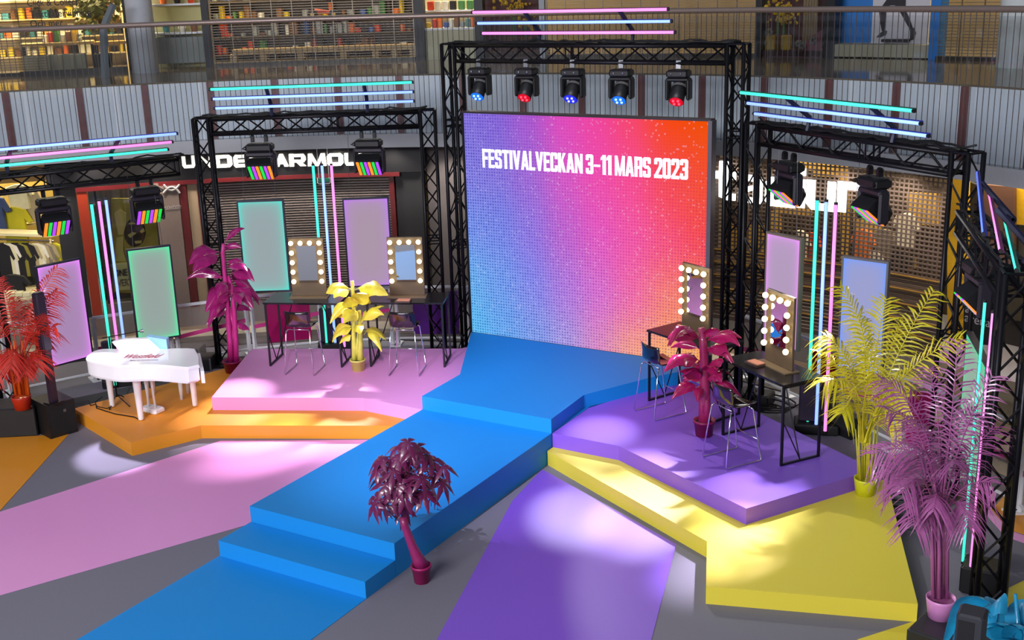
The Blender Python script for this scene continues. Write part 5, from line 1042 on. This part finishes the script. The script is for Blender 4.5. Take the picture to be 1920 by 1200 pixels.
# cables and clutter behind the right tables
for k, (px, py, lb) in enumerate(((1440, 768, 'coiled black cable on the floor behind the front right table'), (1700, 968, 'coiled black cable on the floor left of the lilac palm'), (1722, 985, 'loose loop of grey cable at the foot of the lilac palm'))):
    c = fl(px, py, 0.02); mb = MB(); mb.tube([c+Vector((0.26*cos(i*0.45)*(1+0.02*i), 0.2*sin(i*0.45)*(1+0.02*i), 0.004*i)) for i in range(44)], 0.012, 5); tag(mb.build('cable_coil', CAB if k < 2 else mat('grey_cable', (58, 60, 62), 0.5)), lb, 'cable')
c = fl(1416, 757, 0.0); fc = thing('floor_case', 'low black equipment case behind the front right table', 'case', c); MB().cbox(c+Vector((0, 0, .1)), (0.5, 0.36, 0.2), 0.02).build('body', BLK2, fc); MB().tube([c+Vector((-.1, -.18, .1)), c+Vector((-.1, -.22, .12)), c+Vector((.1, -.22, .12)), c+Vector((.1, -.18, .1))], 0.012, 5).build('handle', GRYM, fc)
c = fl(1570, 815, 0.0); mn = thing('stage_monitor', 'black wedge monitor behind the purple platform corner', 'speaker', c, R(-30)); MB().ext([(-.25, 0, 0), (-.25, .34, 0), (-.25, .3, .24), (-.25, .08, .3), (-.25, 0, .1)], (0.5, 0, 0)).build('cabinet', BLK2, mn, world=False); MB().box((0, 0.035, 0.2), (0.42, 0.01, 0.16), Matrix.Rotation(-0.4, 3, 'X')).build('grille', mat('speaker_cloth'), mn, world=False)
for px, py, lb in ((365, 690, 'low black case behind the orange platform near the truss leg'), (345, 672, 'flat black case with silver studs behind the piano bench')):
    c = fl(px, py, 0.0); k_ = thing('flight_case', lb, 'case', c, R(28)); MB().cbox((0, 0, .11), (0.7, 0.4, 0.22), 0.015).build('body', BLK2, k_, world=False)
    for x in (-.34, .34): MB().box((x, -0.19, .11), (0.025, 0.025, 0.22)).build('corner_edge', GRYM, k_, world=False)
# ------------------------------------------------------------------ painted plants
def leafm(name, rgb, rough=0.3): return mat(name, rgb, rough, var=0.28, scale=9, bump=0.7, coat=0.35)
MG = leafm('paint_magenta', (148, 22, 100), 0.2); MG2 = leafm('paint_magenta_stem', (188, 36, 128), 0.45); YE = leafm('paint_yellow', (240, 220, 66), 0.4); YE2 = leafm('paint_yellow_stem', (222, 218, 90), 0.5)
CR = leafm('paint_crimson', (160, 22, 84), 0.16); CR2 = leafm('paint_crimson_stem', (150, 22, 84), 0.5); PL = leafm('paint_plum', (104, 24, 72), 0.35); PL2 = leafm('paint_plum_stem', (146, 28, 92), 0.5)
LI = leafm('paint_lilac', (160, 82, 140), 0.5); LI2 = leafm('paint_lilac_stem', (160, 84, 136), 0.45); PY = leafm('paint_lemon', (214, 200, 34), 0.45); PY2 = leafm('paint_lemon_stem', (186, 176, 40), 0.5)
OR = leafm('paint_orange_red', (196, 42, 28), 0.45); OR2 = leafm('paint_orange', (220, 88, 16), 0.5); BL = leafm('paint_sky_blue', (28, 144, 188), 0.35); SOIL = mat('soil', (60, 34, 40), 0.9)
rp_ = random.Random(21)
def blade(par, a, b, w, m, lift=0.12, dep=0.0, curl=0.55, rag=0.0, name='leaf', tw=None, pet=0.16, wave=0.2):
    # broad leaf from joint a to tip b; arches up by lift, folds along the midrib
    a, b = Vector(a), Vector(b); ax = b-a; L_ = ax.length; n = 9
    side = ax.cross(Vector((0, 0, 1))); side = side.normalized() if side.length > 1e-4 else Vector((1, 0, 0))
    vw = (CAMP-(a+b)/2).normalized(); s2 = ax.cross(vw).normalized()
    if s2.dot(side) < 0: s2 = -s2
    f = rp_.uniform(0.35, 0.75) if tw is None else tw; side = (side*(1-f)+s2*f).normalized()
    mb = MB(); rows = []; ph = rp_.uniform(0, 6)
    for i in range(n+1):
        t = i/n; c = a+ax*t+Vector((0, 0, 1))*(lift*4*t*(1-t)*L_-0.10*L_*t*t*t); u = max(0, (t-pet)/(1-pet)); wd = w*1.08*(sin(pi*u**0.72)**0.95*(1-0.25*u) if 0 < u < 1 else 0.0)+0.008
        nr = side.cross(ax.normalized()).normalized()
        if nr.z < 0: nr = -nr
        row = []
        for k in (-1, -0.5, 0, 0.5, 1):
            e = wd*k*(1+rag*rp_.uniform(-0.5, 0.25)*abs(k)); row.append(c+side*e+nr*(-curl*abs(k)**1.3*wd+wave*wd*sin(11*t+ph+2.5*k)*abs(k)))
        rows.append(row)
    mb.loft(rows, cap=False, closed=False); return mb.build(name, m, par, True)
def pot(par, c, r, h, m, m2=None, rim=True):
    prof = [(r*0.78, 0), (r*0.97, h*0.86)]+([(r*1.06, h*0.86), (r*1.06, h)] if rim else [(r, h)])+[(r*0.93, h), (r*0.9, h*0.8)]
    o = MB().lathe(c, prof, 24).build('pot', m, par, True); MB().lathe((c[0], c[1], c[2]+h*0.78), [(r*0.9, 0), (r*0.86, 0.01)], 20).build('soil', m2 or SOIL, par); return o
def zpix(x, y, ox, oy, s): return (ox+x/s, oy+y/s)
def broad_plant(name, label, base, potr, poth, stems, leaves, ml, mst, mp, ox, oy, s, rag=0.2, seed=1, extra=5, curl=0.6):
    rp_.seed(seed); pt = thing(name, label, 'plant', base); pot(pt, base, potr, poth, mp)
    P = lambda x, y, off=0.0: onplane(*zpix(x, y, ox, oy, s), base, None, off)
    for pts, r in stems:
        q = [P(x, y, rp_.uniform(-0.04, 0.04)) for x, y in pts]; MB().tube(q, [r*(1-0.45*i/(len(q)-1)) for i in range(len(q))], 8).build('stem', mst, pt, True)
    for k, (a, b, w, off) in enumerate(leaves): blade(pt, P(a[0], a[1]), P(b[0], b[1], off), w, ml, lift=rp_.uniform(0.12, 0.28), rag=rag, curl=curl, name='leaf')
    for k in range(extra):
        a, b, w, off = leaves[rp_.randrange(len(leaves))]; j = lambda q: (q[0]+rp_.uniform(-.12, .12)*abs(b[0]-a[0])-0, q[1]+rp_.uniform(-.05, .22)*abs(b[0]-a[0]))
        blade(pt, P(a[0], a[1]+rp_.uniform(-20, 40)), P(*j(b), off+rp_.choice((-.35, .35))), w*rp_.uniform(.7, 1), ml, lift=rp_.uniform(0.12, 0.3), rag=rag, curl=curl, name='leaf')
    return pt
b = fl(437, 697, 0.2)
broad_plant('banana_plant', 'tall magenta painted banana plant beside the left truss leg', b, 0.15, 0.2, [([(370, 1150), (365, 950), (345, 720), (330, 520), (310, 300), (315, 230)], 0.05), ([(410, 1150), (408, 950), (395, 720), (380, 560), (350, 470)], 0.05), ([(390, 1150), (385, 1000), (390, 850), (360, 700)], 0.03)],
  [((320, 225), (472, 92), 0.05, 0.1), ((320, 255), (450, 245), 0.05, -0.1), ((296, 300), (55, 355), 0.15, -0.35), ((296, 320), (85, 405), 0.14, -0.5), ((335, 370), (498, 405), 0.11, -0.15), ((345, 510), (28, 470), 0.09, 0.1), ((365, 460), (545, 490), 0.12, -0.3), ((380, 510), (590, 628), 0.08, 0.1), ((385, 550), (535, 690), 0.13, -0.3), ((385, 590), (175, 715), 0.15, -0.3), ((360, 560), (190, 640), 0.12, 0.25), ((355, 680), (185, 812), 0.11, -0.1), ((405, 740), (525, 720), 0.07, 0.2), ((415, 830), (512, 865), 0.09, 0.0), ((380, 540), (270, 610), 0.12, -0.55), ((370, 470), (500, 530), 0.1, 0.4), ((390, 600), (440, 660), 0.1, -0.5)], MG, MG2, mat('pot_magenta', (140, 14, 84), 0.4), 340, 400, 4.0, 0.3, 3)
b = fl(672, 694, 0.4)
broad_plant('banana_plant', 'yellow painted banana plant between the two left tables', b, 0.12, 0.185, [([(370, 1000), (365, 850), (360, 700), (370, 520), (350, 260), (345, 150)], 0.045), ([(430, 1000), (432, 820), (430, 640), (420, 470)], 0.05), ([(400, 1000), (398, 860), (410, 700)], 0.03)],
  [((330, 240), (65, 255), 0.13, -0.15), ((320, 260), (145, 300), 0.10, -0.4), ((375, 250), (728, 268), 0.17, -0.2), ((390, 430), (505, 265), 0.14, -0.25), ((350, 460), (300, 300), 0.13, -0.2), ((320, 380), (105, 580), 0.08, -0.1), ((320, 520), (145, 540), 0.06, 0.1), ((430, 490), (255, 570), 0.13, -0.4), ((440, 590), (682, 390), 0.035, 0.1), ((435, 610), (685, 490), 0.09, -0.1), ((360, 660), (148, 745), 0.07, -0.1), ((345, 740), (208, 805), 0.07, 0.0), ((470, 690), (706, 760), 0.07, 0.0), ((500, 700), (660, 885), 0.06, -0.2), ((370, 640), (430, 690), 0.1, -0.4)], YE, YE2, mat('pot_yellow', (222, 216, 112), 0.45), 600, 500, 5.714, 0.12, 5)
b = fl(1320, 816, 0.4)
broad_plant('cordyline', 'glossy crimson painted leafy plant between the two right stools', b, 0.14, 0.22, [([(1050, 1650), (1045, 1300), (1050, 1000), (1045, 700), (1030, 400), (1005, 120)], 0.085), ([(1070, 1650), (1085, 1300), (1080, 900)], 0.07), ([(1020, 1650), (1010, 1300), (1015, 1000)], 0.06)],
  [((1000, 300), (488, 232), 0.094, -0.25), ((1015, 290), (1285, 118), 0.062, 0.1), ((1050, 330), (1605, 212), 0.086, -0.1), ((990, 450), (542, 372), 0.062, 0.1), ((1075, 500), (1462, 545), 0.062, 0.1), ((1060, 470), (1395, 430), 0.101, -0.25), ((1000, 650), (448, 712), 0.125, -0.3), ((1000, 640), (965, 600), 0.047, 0.1), ((1005, 880), (680, 720), 0.101, -0.2), ((1010, 950), (690, 800), 0.078, -0.35), ((1055, 880), (1455, 785), 0.039, 0.15), ((1060, 920), (1300, 890), 0.086, -0.3), ((1150, 950), (1605, 1110), 0.086, -0.1), ((960, 1000), (560, 1140), 0.086, -0.15), ((985, 990), (945, 1195), 0.062, -0.3), ((1080, 720), (1330, 590), 0.101, -0.1), ((1060, 800), (1250, 700), 0.094, -0.35), ((1000, 760), (860, 620), 0.070, 0.2), ((1010, 560), (1150, 400), 0.078, 0.3), ((990, 800), (720, 900), 0.078, 0.2)], CR, CR2, mat('pot_crimson', (128, 12, 70), 0.4), 1190, 600, 8.0, 0.2, 8, 9, 0.7)
# small tree with hand shaped leaves
b = fl(791, 1090, 0.0); tr = thing('potted_tree', 'small plum painted potted tree leaning beside the blue runway', 'plant', b); rp_.seed(4); pot(tr, b, 0.105, 0.2, mat('pot_plum', (158, 22, 92), 0.45), PL2)
P = lambda x, y, off=0.0: onplane(*zpix(x, y, 660, 810, 4.0), b, None, off)
MB().tube([P(525, 1010), P(490, 940), P(455, 860), P(420, 770), P(395, 700), P(382, 640)], [0.085, 0.066, 0.05, 0.045, 0.043, 0.04], 10).build('trunk', PL2, tr, True)
cl = [(310, 300), (240, 195), (195, 280), (415, 85), (350, 115), (480, 125), (560, 175), (420, 240), (380, 330), (430, 400), (250, 400), (300, 470), (190, 500), (270, 590), (165, 545), (400, 580), (470, 450), (530, 355), (540, 470), (600, 300), (690, 265), (680, 380), (615, 450), (350, 200), (500, 280), (225, 340), (420, 160), (340, 400), (590, 215), (280, 240), (350, 560), (205, 205), (640, 320), (460, 190), (330, 260), (480, 330), (250, 540), (390, 480), (560, 410)]
hub = P(390, 420)
for x, y in cl:
    off = rp_.uniform(-0.38, 0.38); c = P(x, y, off); d = (c-hub); d = (d.normalized()+Vector((0, 0, 0.45))+(CAMP-c).normalized()*0.55+Vector((rp_.gauss(0, .35), rp_.gauss(0, .35), rp_.gauss(0, .25)))).normalized()
    MB().tube([P(385, 640).lerp(hub, 0.6), hub.lerp(c, 0.55)+Vector((0, 0, .03)), c], [0.008, 0.005, 0.004], 4, False).build('twig', PL2, tr)
    e = d.orthogonal().normalized(); g = d.cross(e); mb = MB(); n = rp_.choice((5, 6, 7)); ph = rp_.uniform(0, 6)
    for i in range(n):
        an = ph+2*pi*i/n; o = e*cos(an)+g*sin(an); Ls = rp_.uniform(0.13, 0.19); sd = d.cross(o); rows = []
        for t, w in ((0, 0.003), (0.25, 0.020), (0.5, 0.032), (0.8, 0.018), (1, 0.001)):
            q = c+o*(Ls*t)+d*(0.03*t-0.06*t*t)-Vector((0, 0, 0.07*t*t)); rows.append([q-sd*w, q+d*0.006, q+sd*w])
        mb.loft(rows, cap=False, closed=False)
    mb.build('leaf', PL, tr, True)
# palms
def frond(par, pts, m, ll, n=24, wid=0.008, droop=0.55, seed=0, start=0.3, face=0.5):
    rf = random.Random(seed); q = [Vector(p) for p in pts]
    def at(t):
        if len(q) == 3: return q[0]*(1-t)**2+q[1]*2*t*(1-t)+q[2]*t*t
        return q[0].lerp(q[1], t)
    mb = MB(); rs = 12; mb.tube([at(i/rs) for i in range(rs+1)], [0.011*(1-0.75*i/rs) for i in range(rs+1)], 5, False)
    for i in range(n):
        t = start+(1-start)*(i+0.5)/n; c = at(t); tn = (at(min(1, t+0.02))-at(t-0.02)).normalized(); vw = (CAMP-c).normalized()
        s1 = tn.cross(vw).normalized(); s0 = tn.cross(Vector((0, 0, 1))); s0 = s0.normalized() if s0.length > 0.05 else s1
        if s0.dot(s1) < 0: s0 = -s0
        sd = (s1*face+s0*(1-face)).normalized(); u = (t-start)/(1-start); L_ = ll*(0.5+0.6*sin(pi*min(1, 0.12+u*0.8)))*rf.uniform(0.75, 1.1)
        for sg in (-1, 1):
            o = (sd*sg*1.0+tn*(0.6+0.6*u)+Vector((rf.gauss(0, .1), rf.gauss(0, .1), rf.gauss(0, .1)))).normalized(); wv = tn.cross(o).normalized().cross(o).normalized(); rows = []
            for k, w in ((0, 0.5), (0.35, 1.0), (0.7, 0.75), (1.0, 0.08)):
                p = c+o*(L_*k)-Vector((0, 0, droop*L_*k*k*rf.uniform(0.8, 1.2))); rows.append([p-wv*wid*w, p+wv*wid*w])
            mb.loft(rows, cap=False, closed=False)
    return mb.build('frond', m, par, True)
def palm(label, base, potr, poth, stems, fr, ml, mst, mp, ll, seed, wid=0.0105, rim=False, potcol=None):
    rf = random.Random(seed); pt = thing('potted_palm', label, 'plant', base); pot(pt, base, potr, poth, mp, mst, rim)
    Q = lambda p, off=0.0: onplane(p[0], p[1], base, None, off)
    for a, bb, r in stems:
        oa = rf.uniform(-0.08, 0.08); MB().tube([Q(a, oa), Q(((a[0]+bb[0])/2+rf.uniform(-1.5, 1.5), (a[1]+bb[1])/2), oa), Q(bb, oa*1.5)], [r, r*0.9, r*0.6], 7).build('cane', mst, pt, True)
    for k, (a, m_, bb, o1, o2) in enumerate(fr): frond(pt, [Q(a, rf.uniform(-.05, .05)), Q(m_, o1*0.5+rf.uniform(-.05, .05)), Q(bb, o2)], ml, ll*rf.uniform(0.9, 1.2), 21, wid, rf.uniform(0.35, 0.8), seed*50+k, 0.36, rf.uniform(0.35, 0.85))
    return pt
b = fl(1621, 926, 0.2)
palm('lemon yellow painted palm on the yellow platform corner', b, 0.135, 0.21, [((1610+k*3.6, 904), (1604+k*6, 805-10*(k % 3)), 0.016) for k in range(8)],
 [((1618, 830), (1655, 640), (1574, 536), -0.2, 0.1), ((1622, 830), (1672, 660), (1752, 544), 0.1, 0.4), ((1624, 830), (1668, 690), (1802, 632), 0.0, -0.2), ((1616, 830), (1610, 660), (1545, 628), 0.2, 0.1), ((1616, 830), (1608, 690), (1536, 664), -0.1, -0.4), ((1614, 830), (1606, 690), (1546, 716), -0.2, -0.5), ((1618, 830), (1610, 720), (1578, 775), -0.3, -0.6), ((1622, 840), (1640, 740), (1694, 748), 0.1, -0.1), ((1624, 840), (1642, 760), (1690, 790), -0.1, -0.4), ((1620, 830), (1628, 660), (1610, 590), 0.2, 0.5), ((1620, 830), (1640, 640), (1662, 560), 0.3, 0.5), ((1622, 830), (1652, 680), (1695, 600), 0.3, 0.6), ((1618, 830), (1622, 690), (1640, 640), -0.2, -0.4), ((1620, 830), (1655, 720), (1710, 690), -0.2, -0.6), ((1616, 830), (1595, 700), (1600, 640), 0.4, 0.7), ((1620, 835), (1610, 740), (1640, 700), -0.4, -0.6)], PY, PY2, mat('pot_lemon', (206, 206, 30), 0.45), 0.30, 2)
b = fl(1762, 1156, 0.448)
palm('lilac painted palm on the black plinth at the right edge', b, 0.135, 0.2, [((1750+k*3.6, 1122), (1746+k*4.6, 960-12*(k % 3)), 0.02) for k in range(8)],
 [((1758, 980), (1750, 800), (1635, 852), -0.1, -0.2), ((1758, 980), (1760, 760), (1652, 712), 0.1, 0.1), ((1760, 980), (1770, 800), (1742, 690), 0.2, 0.4), ((1762, 980), (1785, 800), (1796, 640), 0.1, 0.3), ((1764, 980), (1790, 820), (1862, 704), 0.0, 0.1), ((1764, 980), (1790, 860), (1868, 800), -0.2, -0.2), ((1764, 980), (1800, 890), (1858, 905), -0.2, -0.4), ((1758, 980), (1735, 850), (1690, 925), -0.3, -0.5), ((1758, 980), (1742, 880), (1712, 985), -0.3, -0.5), ((1760, 980), (1745, 780), (1665, 770), -0.2, -0.4), ((1762, 980), (1800, 900), (1815, 985), -0.3, -0.4), ((1760, 980), (1765, 800), (1700, 790), 0.3, 0.5), ((1760, 980), (1750, 820), (1722, 850), -0.4, -0.7), ((1762, 980), (1780, 830), (1790, 870), -0.4, -0.7), ((1760, 980), (1770, 780), (1830, 770), 0.3, 0.4), ((1760, 980), (1735, 840), (1655, 895), 0.1, 0.2), ((1761, 985), (1762, 880), (1750, 960), -0.4, -0.5)], LI, LI2, mat('pot_lilac', (214, 140, 200), 0.35), 0.27, 3, 0.008)
b = fl(43, 766, 0.448)
palm('orange red painted palm on the black plinth at the left edge', b, 0.14, 0.2, [((30+k*4, 740), (16+k*5, 655-8*(k % 3)), 0.022) for k in range(7)],
 [((38, 680), (60, 560), (108, 502), 0.1, 0.1), ((38, 680), (62, 590), (108, 545), 0.0, -0.2), ((40, 690), (62, 620), (104, 612), -0.1, -0.4), ((36, 680), (20, 580), (2, 520), 0.2, 0.3), ((34, 680), (10, 600), (-40, 590), 0.0, 0.0), ((34, 690), (8, 640), (-10, 705), -0.2, -0.4), ((40, 690), (64, 630), (72, 690), -0.3, -0.5), ((38, 690), (40, 600), (30, 560), 0.3, 0.5), ((38, 690), (50, 590), (70, 560), 0.3, 0.6), ((36, 690), (24, 620), (20, 690), -0.4, -0.6), ((38, 690), (56, 610), (86, 590), -0.3, -0.6), ((38, 690), (50, 640), (48, 700), -0.4, -0.6), ((38, 690), (52, 600), (80, 640), 0.2, 0.3)], OR, OR2, mat('pot_red', (176, 38, 14), 0.45), 0.26, 4)
# blue plant in the corner
b = Vector((7.08, 8.55, 0.0)); pt = thing('banana_plant', 'sky blue painted broad leaf plant in the bottom right corner', 'plant', b); rp_.seed(12); pot(pt, b, 0.17, 0.3, mat('pot_blue', (20, 110, 150), 0.4), BL)
P = lambda x, y, off=0.0: onplane(*zpix(x, y, 1660, 980, 5.454), b, None, off)
MB().tube([b+Vector((0, 0, .25)), P(1300, 1600), P(1240, 1150)], [0.05, 0.045, 0.025], 8).build('stem', BL, pt, True); MB().tube([b+Vector((0.04, 0, .25)), P(1400, 1500), P(1330, 730)], [0.04, 0.03, 0.012], 8).build('stem', BL, pt, True)
Q = lambda x, y, off=0.0: onplane(x, y, b, None, off)
for a_, b_, w, off, lf in (((1862, 1140), (1768, 1202), 0.10, 0.25, 0.35), ((1858, 1160), (1780, 1225), 0.08, 0.15, 0.4), ((1870, 1190), (1812, 1128), 0.09, 0.3, 0.25), ((1850, 1150), (1888, 1148), 0.10, -0.1, 0.5), ((1882, 1215), (1838, 1118), 0.11, 0.25, 0.15), ((1885, 1215), (1850, 1108), 0.10, 0.35, 0.12), ((1884, 1230), (1842, 1172), 0.10, -0.2, 0.3), ((1888, 1235), (1880, 1160), 0.11, -0.25, 0.2), ((1900, 1240), (1925, 1112), 0.12, 0.1, 0.15), ((1903, 1240), (1906, 1108), 0.03, 0.2, 0.0), ((1902, 1250), (1950, 1170), 0.12, -0.1, 0.25), ((1890, 1250), (1860, 1210), 0.1, -0.35, 0.3), ((1895, 1245), (1915, 1165), 0.1, -0.3, 0.2)): blade(pt, Q(*a_), Q(*b_, off), w, BL, lift=lf, rag=0.03, tw=0.45, curl=0.3, wave=0.06)
